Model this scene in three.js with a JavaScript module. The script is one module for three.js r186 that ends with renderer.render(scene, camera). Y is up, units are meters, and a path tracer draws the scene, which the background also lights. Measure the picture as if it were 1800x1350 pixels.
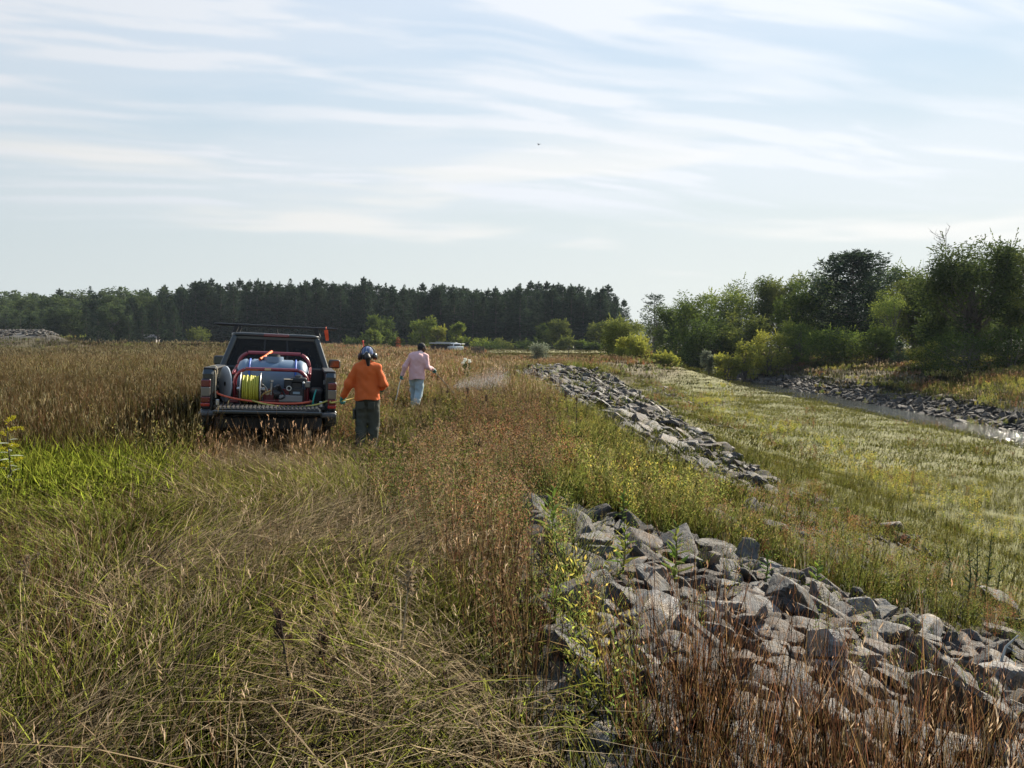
import * as THREE from 'three';
import { mergeGeometries, toCreasedNormals, mergeVertices } from 'three/addons/utils/BufferGeometryUtils.js';
import { RoundedBoxGeometry } from 'three/addons/geometries/RoundedBoxGeometry.js';
import { ConvexGeometry } from 'three/addons/geometries/ConvexGeometry.js';

// ---------------------------------------------------------------- camera, sky, sun, exposure
const scene = new THREE.Scene();
const EYE = 1.62, FPX = 1325, PITCH = Math.atan(71 / FPX);
const camera = new THREE.PerspectiveCamera(2 * Math.atan(675 / FPX) * 180 / Math.PI, 4 / 3, 0.1, 4000);
camera.position.set(0, EYE, 0);
camera.rotation.set(-PITCH, 0, 0);
camera.updateMatrixWorld(true);
scene.add(camera);

const SUN_AZ = 40 * Math.PI / 180, SUN_EL = 32 * Math.PI / 180;     // to the right of the view direction
const SUN = new THREE.Vector3(Math.sin(SUN_AZ) * Math.cos(SUN_EL), Math.sin(SUN_EL), -Math.cos(SUN_AZ) * Math.cos(SUN_EL));
const SKY_GAIN = 0.49, SUN_GAIN = 5.0;
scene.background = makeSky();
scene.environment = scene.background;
const sun = new THREE.DirectionalLight(new THREE.Color().setRGB(1.0, 0.9, 0.74), SUN_GAIN);
sun.position.copy(SUN).multiplyScalar(120).add(new THREE.Vector3(0, 0, -40));
sun.target.position.set(0, 0, -40);
sun.castShadow = true;
sun.shadow.mapSize.set(4096, 4096);
Object.assign(sun.shadow.camera, { left: -90, right: 90, top: 90, bottom: -90, near: 1, far: 400 });
sun.shadow.radius = 1.3;
scene.add(sun, sun.target);
scene.fog = new THREE.FogExp2(new THREE.Color().setRGB(0.62, 0.72, 0.84), 0.00012);

const renderer = new THREE.WebGLRenderer({ antialias: true });
renderer.toneMapping = THREE.LinearToneMapping;
renderer.toneMappingExposure = 2.15;
renderer.shadowMap.enabled = true;

// ---------------------------------------------------------------- noise and small helpers
function rng(seed) { let a = seed >>> 0; return () => { a = (a + 0x6D2B79F5) | 0; let t = Math.imul(a ^ (a >>> 15), 1 | a); t = (t + Math.imul(t ^ (t >>> 7), 61 | t)) ^ t; return ((t ^ (t >>> 14)) >>> 0) / 4294967296; }; }
function hash3(x, y, z) { let h = Math.imul(x, 374761393) ^ Math.imul(y, 668265263) ^ Math.imul(z, 1274126177); h = Math.imul(h ^ (h >>> 13), 1274126177); return ((h ^ (h >>> 16)) >>> 0) / 4294967296; }
function noise3(x, y, z) {
  const X = Math.floor(x), Y = Math.floor(y), Z = Math.floor(z); let fx = x - X, fy = y - Y, fz = z - Z;
  fx = fx * fx * (3 - 2 * fx); fy = fy * fy * (3 - 2 * fy); fz = fz * fz * (3 - 2 * fz);
  const l = (a, b, t) => a + (b - a) * t;
  return l(l(l(hash3(X, Y, Z), hash3(X + 1, Y, Z), fx), l(hash3(X, Y + 1, Z), hash3(X + 1, Y + 1, Z), fx), fy),
    l(l(hash3(X, Y, Z + 1), hash3(X + 1, Y, Z + 1), fx), l(hash3(X, Y + 1, Z + 1), hash3(X + 1, Y + 1, Z + 1), fx), fy), fz);
}
function noise2(x, y, s = 0) {
  const X = Math.floor(x), Y = Math.floor(y); let fx = x - X, fy = y - Y;
  fx = fx * fx * (3 - 2 * fx); fy = fy * fy * (3 - 2 * fy);
  const a = hash3(X, Y, s), b = hash3(X + 1, Y, s), c = hash3(X, Y + 1, s), d = hash3(X + 1, Y + 1, s);
  return a + (b - a) * fx + (c - a) * fy + (a - b - c + d) * fx * fy;
}
function fbm2(x, y, s, oct = 4) { let v = 0, a = 0.5, n = 0; for (let i = 0; i < oct; i++) { v += a * noise2(x, y, s + i * 17); n += a; x = x * 2.03 + 11.3; y = y * 2.03 + 5.7; a *= 0.5; } return v / n; }
function ss(a, b, x) { let t = (x - a) / (b - a); t = t < 0 ? 0 : t > 1 ? 1 : t; return t * t * (3 - 2 * t); }
function lerp(a, b, t) { return a + (b - a) * t; }
function clamp(x, a, b) { return x < a ? a : x > b ? b : x; }

// a hazy late-summer sky with thin cirrus veils and low streaks of altocumulus, computed once
function makeSky() {
  const W = 3072, H = 1536, data = new Float32Array(W * H * 4);
  const stops = [[0, [0.76, 0.80, 0.785]], [4, [0.73, 0.79, 0.79]], [10, [0.665, 0.755, 0.80]], [18, [0.55, 0.69, 0.825]], [30, [0.39, 0.565, 0.825]], [55, [0.25, 0.43, 0.72]], [90, [0.19, 0.36, 0.66]]];
  for (let j = 0; j < H; j++) {
    const el = ((j + 0.5) / H - 0.5) * Math.PI, sy = Math.sin(el), cy = Math.cos(el), deg = el * 180 / Math.PI;
    let k = 0; while (k < stops.length - 2 && deg > stops[k + 1][0]) k++;
    const t = clamp((deg - stops[k][0]) / (stops[k + 1][0] - stops[k][0]), 0, 1);
    for (let i = 0; i < W; i++) {
      const o = (j * W + i) * 4; data[o + 3] = 1;
      if (deg < -1.5) { data[o] = 0.16; data[o + 1] = 0.15; data[o + 2] = 0.11; continue; }
      const az = ((i + 0.5) / W - 0.5) * 2 * Math.PI, dx = Math.cos(az) * cy, dz = Math.sin(az) * cy;
      let r = lerp(stops[k][1][0], stops[k + 1][1][0], t), g = lerp(stops[k][1][1], stops[k + 1][1][1], t), b = lerp(stops[k][1][2], stops[k + 1][1][2], t);
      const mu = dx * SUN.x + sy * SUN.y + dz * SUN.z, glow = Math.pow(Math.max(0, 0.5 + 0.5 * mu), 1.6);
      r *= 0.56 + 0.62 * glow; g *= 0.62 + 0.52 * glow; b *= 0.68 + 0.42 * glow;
      const q = 1 / (Math.max(sy, 0) + 0.10), px = dx * q, pz = dz * q;
      // veils: wide soft sheets, stretched across the view, with fibres drawn out along them
      const wx = fbm2(px * 0.9 + 3, pz * 0.9, 5, 3) - 0.5, wz = fbm2(px * 0.9, pz * 0.9 + 9, 9, 3) - 0.5;
      const ax = px * 0.985 - pz * 0.17 + wx * 0.8, az2 = px * 0.17 + pz * 0.985 + wz * 0.3;
      const sheet = ss(0.34, 0.66, fbm2(ax * 0.42, az2 * 1.15, 21, 6));
      const fibre = ss(0.42, 0.78, fbm2(ax * 1.7 + 7, az2 * 10.0 + ax * 0.8, 33, 6));
      const high = ss(5, 14, deg);
      let c = (0.46 * sheet + 0.85 * fibre * (0.25 + sheet)) * high;
      // low streaks of cloud lying along the horizon
      const sh = sy * 9.0 + (fbm2(dx * 2.2, dz * 2.2, 77, 3) - 0.5) * 0.55;
      const low = ss(0.50, 0.74, fbm2(dx * 3.0 + dz * 1.4, sh * 3.4 + dz * 0.8, 41, 5)) * ss(1, 5, deg) * (1 - ss(11, 17, deg));
      const lit = 0.62 + 0.52 * glow;
      c = clamp(c, 0, 0.92);
      r = lerp(r, 0.815 * lit, c); g = lerp(g, 0.85 * lit, c); b = lerp(b, 0.905 * lit, c);
      const cl = 0.75 * low;
      r = lerp(r, 0.90 * lit, cl); g = lerp(g, 0.89 * lit, cl); b = lerp(b, 0.865 * lit, cl);
      data[o] = r * SKY_GAIN; data[o + 1] = g * SKY_GAIN; data[o + 2] = b * SKY_GAIN;
    }
  }
  const tex = new THREE.DataTexture(data, W, H, THREE.RGBAFormat, THREE.FloatType);
  tex.mapping = THREE.EquirectangularReflectionMapping;
  tex.magFilter = THREE.LinearFilter; tex.minFilter = THREE.LinearFilter; tex.needsUpdate = true;
  return tex;
}

// ---------------------------------------------------------------- naming and tagging
const usedNames = {};
function numbered(name) { const k = usedNames[name] = (usedNames[name] ?? -1) + 1; return k ? `${name}_${String(k).padStart(3, '0')}` : name; }
function tag(o, label, category, group) { o.userData.label = label; if (category) o.userData.category = category; if (group) o.userData.group = group; return o; }
function shade(o) { o.traverse((m) => { if (m.isMesh) { m.castShadow = true; m.receiveShadow = true; } }); return o; }
function thing(name, label, category, x, y, z, turn = 0, group) {
  const o = new THREE.Group(); o.name = numbered(name); o.position.set(x, y, z); o.rotation.y = turn; scene.add(o);
  return tag(o, label, category, group);
}
function part(parent, name, geo, mat) { const m = new THREE.Mesh(geo, mat); m.name = name; m.castShadow = m.receiveShadow = true; parent.add(m); return m; }
function structure(name, geo, mat) { const m = part(scene, numbered(name), geo, mat); m.userData.kind = 'structure'; return m; }
function std(r, g, b, rough = 0.8, metal = 0, extra = {}) { return new THREE.MeshPhysicalMaterial({ color: new THREE.Color().setRGB(r, g, b), roughness: rough, metalness: metal, ...extra }); }
const V = (x, y, z) => new THREE.Vector3(x, y, z);

// ---------------------------------------------------------------- terrain: dike crest, rock slope, marsh bench, channel, far bank
function edges(D) {
  const d = Math.max(0, D - 6), base = 0.25 + 0.055 * d, e0 = base + 11 * ss(42, 95, D), w = base + 20.8;
  return { e0, e1: Math.min(e0 + 9, w - 1.2), w };
}
function mound(x, D) { return 2.9 * ss(-73, -81, x + (D - 130) * 0.62) * ss(112, 127, D) * (1 - ss(140, 156, D)) + 0.4 * ss(-38, -80, x) * ss(100, 140, D) * (1 - ss(170, 200, D)); }
function groundY(x, D) {
  const e = edges(Math.max(D, 0)), w = e.w;
  const pts = [[e.e0 - 0.6, 0], [e.e0 + 0.5, -0.1], [e.e1, -2.45], [w - 0.8, -2.84], [w + 0.3, -3.02], [w + 1.8, -3.4], [w + 3.5, -3.02], [w + 6.6, -1.95], [w + 10, -1.15], [w + 16, -0.6], [w + 21, -0.25], [w + 45, 0.5]];
  let y;
  if (x <= pts[0][0]) y = 0; else if (x >= pts[11][0]) y = 0.5;
  else { let k = 0; while (x > pts[k + 1][0]) k++; y = lerp(pts[k][1], pts[k + 1][1], (x - pts[k][0]) / (pts[k + 1][0] - pts[k][0])); }
  y *= 1 - ss(150, 230, D);
  y += 1.0 * ss(60, 200, D) * ss(-6, -60, x) + mound(x, D);
  const wet = x > w - 1 && x < w + 3.6 ? 0.25 : 1;
  y += wet * (0.16 * (fbm2(x * 0.28, D * 0.28, 3, 3) - 0.5) + 0.07 * (noise2(x * 1.3, D * 1.3, 8) - 0.5));
  if (D > 320) y += ss(320, 520, D) * (6 + 10 * fbm2(x * 0.006, D * 0.004, 12, 3));
  return y;
}
const WATER_Y = -2.93;
// the ground point that a line of sight meets
function ray(px, py) { const a = (px - 900) / FPX, b = (675 - py) / FPX, c = Math.cos(PITCH), s = Math.sin(PITCH); const y = b * c - s, z = -b * s - c; return { x: a / -z, y: y / -z }; }
function groundAt(px, py) {
  const r = ray(px, py); let D = 1, last = 1;
  for (; D < 400; D *= 1.004) { if (EYE + r.y * D < groundY(r.x * D, D)) break; last = D; }
  let lo = last, hi = D; for (let i = 0; i < 20; i++) { const m = (lo + hi) / 2; if (EYE + r.y * m < groundY(r.x * m, m)) hi = m; else lo = m; }
  return { x: r.x * hi, D: hi, y: groundY(r.x * hi, hi) };
}
function heightAt(py, D) { return EYE + ray(900, py).y * D; }
function lateral(px, D) { return ray(px, 604).x * D; }
function inPoly(p, x, y) { let c = false; for (let i = 0, j = p.length - 1; i < p.length; j = i++) if ((p[i][1] > y) !== (p[j][1] > y) && x < (p[j][0] - p[i][0]) * (y - p[i][1]) / (p[j][1] - p[i][1]) + p[i][0]) c = !c; return c; }
const poly = (list) => list.map(([x, y]) => { const g = groundAt(x, y); return [g.x, g.D]; });
const NEAR_ROCKS = [[0.13, 1], [0.10, 7.4], [0.35, 7.9], [0.8, 7.7], [1.3, 7.5], [2.05, 7.55], [2.9, 7.1], [3.5, 6.9], [4.6, 6.7], [6, 6.3], [7, 5], [5.2, 1]];
const FAR_ROCKS = poly([[908, 650], [955, 645], [1015, 648], [1070, 658], [1110, 685], [1165, 722], [1235, 765], [1310, 812], [1370, 855], [1335, 875], [1235, 842], [1140, 806], [1070, 752], [990, 712], [935, 694], [905, 672]]);
const SPOTS = [[1200, 698, 3.2], [1165, 690, 2.2], [1240, 740, 1.7], [1225, 775, 1.0], [1555, 950, 0.9], [1540, 925, 0.7], [1470, 900, 0.8], [1440, 935, 0.8], [1370, 870, 0.9], [1310, 930, 0.7], [1410, 985, 0.5], [1650, 1040, 0.7], [1730, 1085, 0.8], [1600, 1010, 0.4], [1170, 712, 1.6], [1330, 890, 0.6], [1700, 1050, 0.6], [960, 740, 0.7], [1345, 880, 1.2], [1390, 915, 0.8], [1425, 960, 0.7], [1270, 750, 1.0], [1150, 680, 1.6], [1500, 985, 0.6], [1610, 1040, 0.6], [1760, 1110, 0.7], [1450, 880, 0.5]].map(([x, y, r]) => { const g = groundAt(x, y); return { x: g.x, D: g.D, r }; });
function rockiness(x, D) {
  if (inPoly(NEAR_ROCKS, x, D) || inPoly(FAR_ROCKS, x, D)) return 1;
  let v = 0; for (const s of SPOTS) { const d = Math.hypot(x - s.x, (D - s.D) * 0.55) / s.r; if (d < 1) v = Math.max(v, 0.75 * (1 - d * d)); }
  return v;
}
// the wheel tracks of flattened grass lead from the truck back past the viewer
const trackX = (D) => -1.0 - 0.315 * (D - 3);
function trampled(x, D) { const t = (x - trackX(D)) / (1.02 + 0.03 * Math.max(0, 5 - D)); return D > 10.9 ? 0 : Math.exp(-(t * t * t * t)); }
function mown(x, D) { return ss(76, 90, D) * ss(-20, -4, x - (D - 100) * 0.02) * (1 - ss(w0(D) - 6, w0(D) - 1, x)); }
function w0(D) { return edges(D).w; }

// ---------------------------------------------------------------- mesh builder for thin, many-bladed things
class MB {
  constructor() { this.p = []; this.n = []; this.c = []; this.i = []; }
  v(x, y, z, nx, ny, nz, col) { this.p.push(x, y, z); this.n.push(nx, ny, nz); this.c.push(col[0], col[1], col[2]); return this.p.length / 3 - 1; }
  blade(x, y, z, h, w, bend, face, lean, droop, cols, segs = 3, curl = 0) {          // a tapering, bending strip
    let bx = Math.cos(bend), bz = Math.sin(bend), X = x, Z = z, po = 0; const sx = Math.cos(face), sz = Math.sin(face); let a = -1, b = -1;
    for (let k = 0; k <= segs; k++) {
      const t = k / segs, o = lean * h * Math.pow(t, 1.6), yy = h * (t - droop * t * t * t);
      if (curl) { bx = Math.cos(bend + curl * t); bz = Math.sin(bend + curl * t); } X += bx * (o - po); Z += bz * (o - po); po = o; const Y = y + yy;
      const dO = lean * 1.6 * Math.pow(t + 0.01, 0.6), dY = 1 - 3 * droop * t * t;
      let nx = sz * dY, ny = -(sz * bx * dO - sx * bz * dO), nz = -sx * dY;       // across x along
      const l = Math.hypot(nx, ny, nz) || 1; nx /= l; ny /= l; nz /= l;
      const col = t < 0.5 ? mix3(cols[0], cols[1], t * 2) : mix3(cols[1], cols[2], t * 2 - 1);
      if (k === segs) { const e = this.v(X, Y, Z, nx, ny, nz, col); this.i.push(a, b, e); return [X, Y, Z]; }
      const hw = w * 0.5 * (1 - 0.55 * t);
      const c = this.v(X - sx * hw, Y, Z - sz * hw, nx, ny, nz, col), d = this.v(X + sx * hw, Y, Z + sz * hw, nx, ny, nz, col);
      if (k) this.i.push(a, b, c, b, d, c);
      a = c; b = d;
    }
  }
  leaf(x, y, z, dx, dy, dz, len, wid, roll, col) {                       // a diamond, folded along its rib
    const l = Math.hypot(dx, dy, dz) || 1; dx /= l; dy /= l; dz /= l;
    let ux = -dz, uy = 0, uz = dx; const m = Math.hypot(ux, uz); if (m < 1e-3) { ux = 1; uz = 0; } else { ux /= m; uz /= m; }
    let wx = dy * uz - dz * uy, wy = dz * ux - dx * uz, wz = dx * uy - dy * ux;
    const cr = Math.cos(roll), sr = Math.sin(roll);
    const sx = ux * cr + wx * sr, sy = uy * cr + wy * sr, sz = uz * cr + wz * sr;
    const nx = sy * dz - sz * dy, ny = sz * dx - sx * dz, nz = sx * dy - sy * dx;
    const hw = wid * 0.5, mx = x + dx * len * 0.45, my = y + dy * len * 0.45, mz = z + dz * len * 0.45, f = hw * 0.35;
    const a = this.v(x, y, z, nx, ny, nz, col), b = this.v(mx + sx * hw + nx * f, my + sy * hw + ny * f, mz + sz * hw + nz * f, nx, ny, nz, col), c = this.v(x + dx * len, y + dy * len, z + dz * len, nx, ny, nz, col), d = this.v(mx - sx * hw + nx * f, my - sy * hw + ny * f, mz - sz * hw + nz * f, nx, ny, nz, col);
    this.i.push(a, b, c, a, c, d);
  }
  tube(pts, rads, col, sides = 5) {
    let prev = null;
    for (let k = 0; k < pts.length; k++) {
      const p = pts[k], q = pts[Math.min(k + 1, pts.length - 1)], o = pts[Math.max(k - 1, 0)];
      const d = q.clone().sub(o).normalize(), u = Math.abs(d.y) > 0.9 ? V(1, 0, 0) : V(0, 1, 0), s = u.clone().cross(d).normalize(), t = d.clone().cross(s), row = [];
      for (let j = 0; j < sides; j++) { const a = j / sides * 2 * Math.PI, nx = s.x * Math.cos(a) + t.x * Math.sin(a), ny = s.y * Math.cos(a) + t.y * Math.sin(a), nz = s.z * Math.cos(a) + t.z * Math.sin(a); row.push(this.v(p.x + nx * rads[k], p.y + ny * rads[k], p.z + nz * rads[k], nx, ny, nz, col)); }
      if (prev) for (let j = 0; j < sides; j++) { const j2 = (j + 1) % sides; this.i.push(prev[j], prev[j2], row[j], prev[j2], row[j2], row[j]); }
      prev = row;
    }
  }
  build() {
    const g = new THREE.BufferGeometry();
    g.setAttribute('position', new THREE.Float32BufferAttribute(this.p, 3)); g.setAttribute('normal', new THREE.Float32BufferAttribute(this.n, 3));
    g.setAttribute('color', new THREE.Float32BufferAttribute(this.c, 3)); g.setIndex(this.i); return g;
  }
}
function mix3(a, b, t) { return [a[0] + (b[0] - a[0]) * t, a[1] + (b[1] - a[1]) * t, a[2] + (b[2] - a[2]) * t]; }
function mul3(a, k) { return [a[0] * k, a[1] * k, a[2] * k]; }
function vary(c, R, amt = 0.2) { const k = 1 + (R() - 0.5) * 2 * amt, w = (R() - 0.5) * amt * 0.5; return [c[0] * k * (1 + w), c[1] * k, c[2] * k * (1 - w)]; }
const leafMat = (through = 0.4) => new THREE.MeshPhysicalMaterial({ vertexColors: true, roughness: 1, transmission: through, thickness: 0, side: THREE.DoubleSide, specularIntensity: 0.08 });
const LEAF = leafMat(0.45), GRASS = leafMat(0.5), BARK = new THREE.MeshStandardMaterial({ vertexColors: true, roughness: 0.95 });
function stuff(name, label, category) { const g = new THREE.Group(); g.name = numbered(name); g.userData = { label, category, kind: 'stuff' }; scene.add(g); return g; }
const _m = new THREE.Matrix4(), _q = new THREE.Quaternion(), _e = new THREE.Euler(), _s = new THREE.Vector3(), _p = new THREE.Vector3(), _c = new THREE.Color();
function scatterCopies(parent, name, geo, mat, list) {
  if (!list.length) return null;
  const im = new THREE.InstancedMesh(geo, mat, list.length); im.name = name; im.castShadow = im.receiveShadow = true;
  list.forEach((o, k) => { _e.set(o.rx || 0, o.yaw || 0, o.rz || 0, 'YXZ'); _m.compose(_p.set(o.x, o.y, o.z), _q.setFromEuler(_e), _s.set(o.s, o.sy ?? o.s, o.s)); im.setMatrixAt(k, _m); if (o.c) im.setColorAt(k, _c.setRGB(...o.c)); });
  im.userData.kind = 'stuff'; parent.add(im); return im;
}

// ---------------------------------------------------------------- ground, hills, water
{
  const xs = [], ds = [];
  for (let x = -8; x <= 30; x += 0.22) xs.push(x);
  for (let x = 30.6, st = 0.7; x < 1600; x += st, st = Math.min(60, st * 1.09)) xs.push(x);
  for (let x = -8.3, st = 0.35; x > -1600; x -= st, st = Math.min(60, st * 1.085)) xs.unshift(x);
  for (let d = -6; d < 14; d += 0.22) ds.push(d);
  for (let d = 14, st = 0.24; d < 2200; d += st, st = Math.min(60, st * 1.024)) ds.push(d);
  for (let d = -7, st = 1; d > -400; d -= st, st *= 1.25) ds.unshift(d);
  const nx = xs.length, nd = ds.length, pos = new Float32Array(nx * nd * 3), col = new Float32Array(nx * nd * 3), idx = [];
  for (let j = 0; j < nd; j++) for (let i = 0; i < nx; i++) {
    const x = xs[i], D = ds[j], o = (j * nx + i) * 3, e = edges(Math.max(0, D));
    pos[o] = x; pos[o + 1] = groundY(x, D); pos[o + 2] = -D;
    const n = fbm2(x * 0.35, D * 0.35, 51, 4), far = ss(35, 90, D);
    let c = mix3([0.09, 0.075, 0.04], [0.15, 0.12, 0.065], n);
    c = mix3(c, mix3([0.17, 0.125, 0.065], [0.2, 0.17, 0.075], n), far);
    if (x > e.e1 - 5 && x < e.w) c = mix3(c, mix3([0.19, 0.20, 0.062], [0.25, 0.235, 0.09], n), 0.9 * ss(0, 3, x - e.e1 + 5));
    c = mix3(c, [0.055, 0.05, 0.042], ss(e.w - 0.8, e.w - 0.1, x) * (1 - ss(e.w + 6.2, e.w + 7.5, x)));
    c = mix3(c, mix3([0.34, 0.30, 0.115], [0.27, 0.26, 0.1], n), mown(x, D));
    const t = trampled(x, D); c = mix3(c, [0.2, 0.165, 0.105], t * 0.6);
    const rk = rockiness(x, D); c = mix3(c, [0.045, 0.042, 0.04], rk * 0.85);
    const mm = mound(x, D); if (mm > 1.5) c = mix3(c, [0.10, 0.095, 0.09], ss(1.6, 2.4, mm));
    if (D > 330) c = [0.05, 0.07, 0.035];
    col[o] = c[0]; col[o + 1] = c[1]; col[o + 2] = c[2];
  }
  for (let j = 0; j < nd - 1; j++) for (let i = 0; i < nx - 1; i++) { const a = j * nx + i, b = a + 1, c = a + nx, d = c + 1; idx.push(a, b, c, b, d, c); }
  const g = new THREE.BufferGeometry(); g.setAttribute('position', new THREE.BufferAttribute(pos, 3)); g.setAttribute('color', new THREE.BufferAttribute(col, 3));
  const uv = new Float32Array(nx * nd * 2); for (let k = 0; k < nx * nd; k++) { uv[k * 2] = pos[k * 3]; uv[k * 2 + 1] = pos[k * 3 + 2]; }
  g.setAttribute('uv', new THREE.BufferAttribute(uv, 2)); g.setIndex(idx); g.computeVertexNormals();
  const N = 512, px = new Uint8Array(N * N * 4), R = rng(4);
  const wrapN = (x, y, f, s) => { const X = x / N * f, Y = y / N * f, h = (a, b) => hash3(((a % f) + f) % f, ((b % f) + f) % f, s), X0 = Math.floor(X), Y0 = Math.floor(Y), tx = X - X0, ty = Y - Y0, sx = tx * tx * (3 - 2 * tx), sy = ty * ty * (3 - 2 * ty); return lerp(lerp(h(X0, Y0), h(X0 + 1, Y0), sx), lerp(h(X0, Y0 + 1), h(X0 + 1, Y0 + 1), sx), sy); };
  for (let y = 0; y < N; y++) for (let x = 0; x < N; x++) { const v = 0.3 * wrapN(x, y, 8, 1) + 0.3 * wrapN(x, y, 32, 2) + 0.4 * wrapN(x, y, 160, 3), k = 90 + 165 * v, o = (y * N + x) * 4; px[o] = k; px[o + 1] = k; px[o + 2] = k * 0.97; px[o + 3] = 255; }
  const tex = new THREE.DataTexture(px, N, N); tex.wrapS = tex.wrapT = THREE.RepeatWrapping; tex.magFilter = THREE.LinearFilter; tex.repeat.set(0.55, 0.55); tex.needsUpdate = true;
  structure('ground', g, new THREE.MeshStandardMaterial({ vertexColors: true, map: tex, bumpMap: tex, bumpScale: 0.03, roughness: 1 }));
}
{
  const g = new THREE.BufferGeometry(), pos = [], idx = [], uv = [], rows = [];
  for (let D = 8; D < 190; D += D < 60 ? 0.7 : 3) { const w = edges(D).w; rows.push(pos.length / 3); for (let k = 0; k <= 8; k++) { const x = w - 1.6 + k * 0.8; pos.push(x, WATER_Y, -D); uv.push(x, D); } }
  for (let r = 0; r < rows.length - 1; r++) for (let k = 0; k < 8; k++) { const a = rows[r] + k, b = rows[r + 1] + k; idx.push(a, a + 1, b, a + 1, b + 1, b); }
  g.setAttribute('position', new THREE.Float32BufferAttribute(pos, 3)); g.setAttribute('uv', new THREE.Float32BufferAttribute(uv, 2)); g.setIndex(idx); g.computeVertexNormals();
  const N = 256, px = new Uint8Array(N * N * 4);
  for (let y = 0; y < N; y++) for (let x = 0; x < N; x++) { let v = 0; for (const [f, s, a] of [[9, 1, 0.5], [23, 2, 0.3], [47, 3, 0.2]]) { const X = x / N * f, Y = y / N * f, X0 = Math.floor(X), Y0 = Math.floor(Y), h = (p, q) => hash3(p % f, q % f, s), tx = X - X0, ty = Y - Y0; v += a * lerp(lerp(h(X0, Y0), h(X0 + 1, Y0), tx), lerp(h(X0, Y0 + 1), h(X0 + 1, Y0 + 1), tx), ty); } const o = (y * N + x) * 4; px[o] = px[o + 1] = px[o + 2] = v * 255; px[o + 3] = 255; }
  const tex = new THREE.DataTexture(px, N, N); tex.wrapS = tex.wrapT = THREE.RepeatWrapping; tex.magFilter = THREE.LinearFilter; tex.repeat.set(0.7, 0.7); tex.needsUpdate = true;
  structure('water', g, new THREE.MeshPhysicalMaterial({ color: new THREE.Color().setRGB(0.02, 0.022, 0.018), roughness: 0.12, metalness: 0, ior: 1.33, bumpMap: tex, bumpScale: 0.04 }));
}
{ // a wooded ridge far beyond the gap in the trees
  const pos = [], idx = []; const n = 60;
  for (let k = 0; k <= n; k++) { const x = -200 + k / n * 900, h = 20 + 12 * fbm2(x * 0.008, 1, 91, 4) + 2.5 * noise2(x * 0.12, 4, 2); for (const [yy, dz] of [[-2, 0], [h * 0.6, 60], [h, 120], [-2, 260]]) pos.push(x, yy, -760 - dz); }
  for (let k = 0; k < n; k++) for (let j = 0; j < 3; j++) { const a = k * 4 + j, b = a + 4; idx.push(a, b, a + 1, b, b + 1, a + 1); }
  const g = new THREE.BufferGeometry(); g.setAttribute('position', new THREE.Float32BufferAttribute(pos, 3)); g.setIndex(idx); g.computeVertexNormals();
  structure('hills', g, std(0.045, 0.065, 0.04, 1));
}

// ---------------------------------------------------------------- quarried stones
function stoneGeometry(seed, detail) {
  const R = rng(seed), planes = [];
  const dir = () => { const z = R() * 2 - 1, a = R() * 6.283, r = Math.sqrt(1 - z * z); return [r * Math.cos(a), z, r * Math.sin(a)]; };
  planes.push([[0.12 * (R() - 0.5), 1, 0.5 * (R() - 0.5)], 0.5 + 0.25 * R()], [[0.2 * (R() - 0.5), -1, 0], 0.6]);
  for (let k = 0; k < 11; k++) planes.push([dir(), 0.55 + 0.45 * R()]);
  for (const p of planes) { const l = Math.hypot(...p[0]); p[0] = p[0].map((c) => c / l); }
  let g = new THREE.IcosahedronGeometry(1, detail); g.deleteAttribute('uv'); g.deleteAttribute('normal'); g = mergeVertices(g, 1e-4);
  const P = g.attributes.position, off = R() * 50;
  for (let i = 0; i < P.count; i++) {
    const x = P.getX(i), y = P.getY(i), z = P.getZ(i); let s = 0;
    for (const [n, d] of planes) { const t = (n[0] * x + n[1] * y + n[2] * z) / d; if (t > 0) s += Math.pow(t, 30); }
    let r = Math.pow(s, -1 / 30);
    r = Math.min(r, 1.35) * (1 + 0.055 * (noise3(x * 3.2 + off, y * 3.2, z * 3.2) - 0.5) + 0.035 * (noise3(x * 9 + off, y * 9, z * 9) - 0.5));
    P.setXYZ(i, x * r, y * r * 0.62, z * r * 0.8);
  }
  g = toCreasedNormals(g, 0.42);
  const p = g.attributes.position, n = g.attributes.normal, uv = new Float32Array(p.count * 2);
  for (let i = 0; i < p.count; i += 3) {
    const ax = Math.abs(n.getX(i) + n.getX(i + 1) + n.getX(i + 2)), ay = Math.abs(n.getY(i) + n.getY(i + 1) + n.getY(i + 2)), az = Math.abs(n.getZ(i) + n.getZ(i + 1) + n.getZ(i + 2));
    for (let k = i; k < i + 3; k++) { const u = ax > ay && ax > az ? [p.getZ(k), p.getY(k)] : ay > az ? [p.getX(k), p.getZ(k)] : [p.getX(k), p.getY(k)]; uv[k * 2] = u[0] * 0.5 + seed * 0.37; uv[k * 2 + 1] = u[1] * 0.5 + seed * 0.71; }
  }
  g.setAttribute('uv', new THREE.BufferAttribute(uv, 2)); return g;
}
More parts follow.
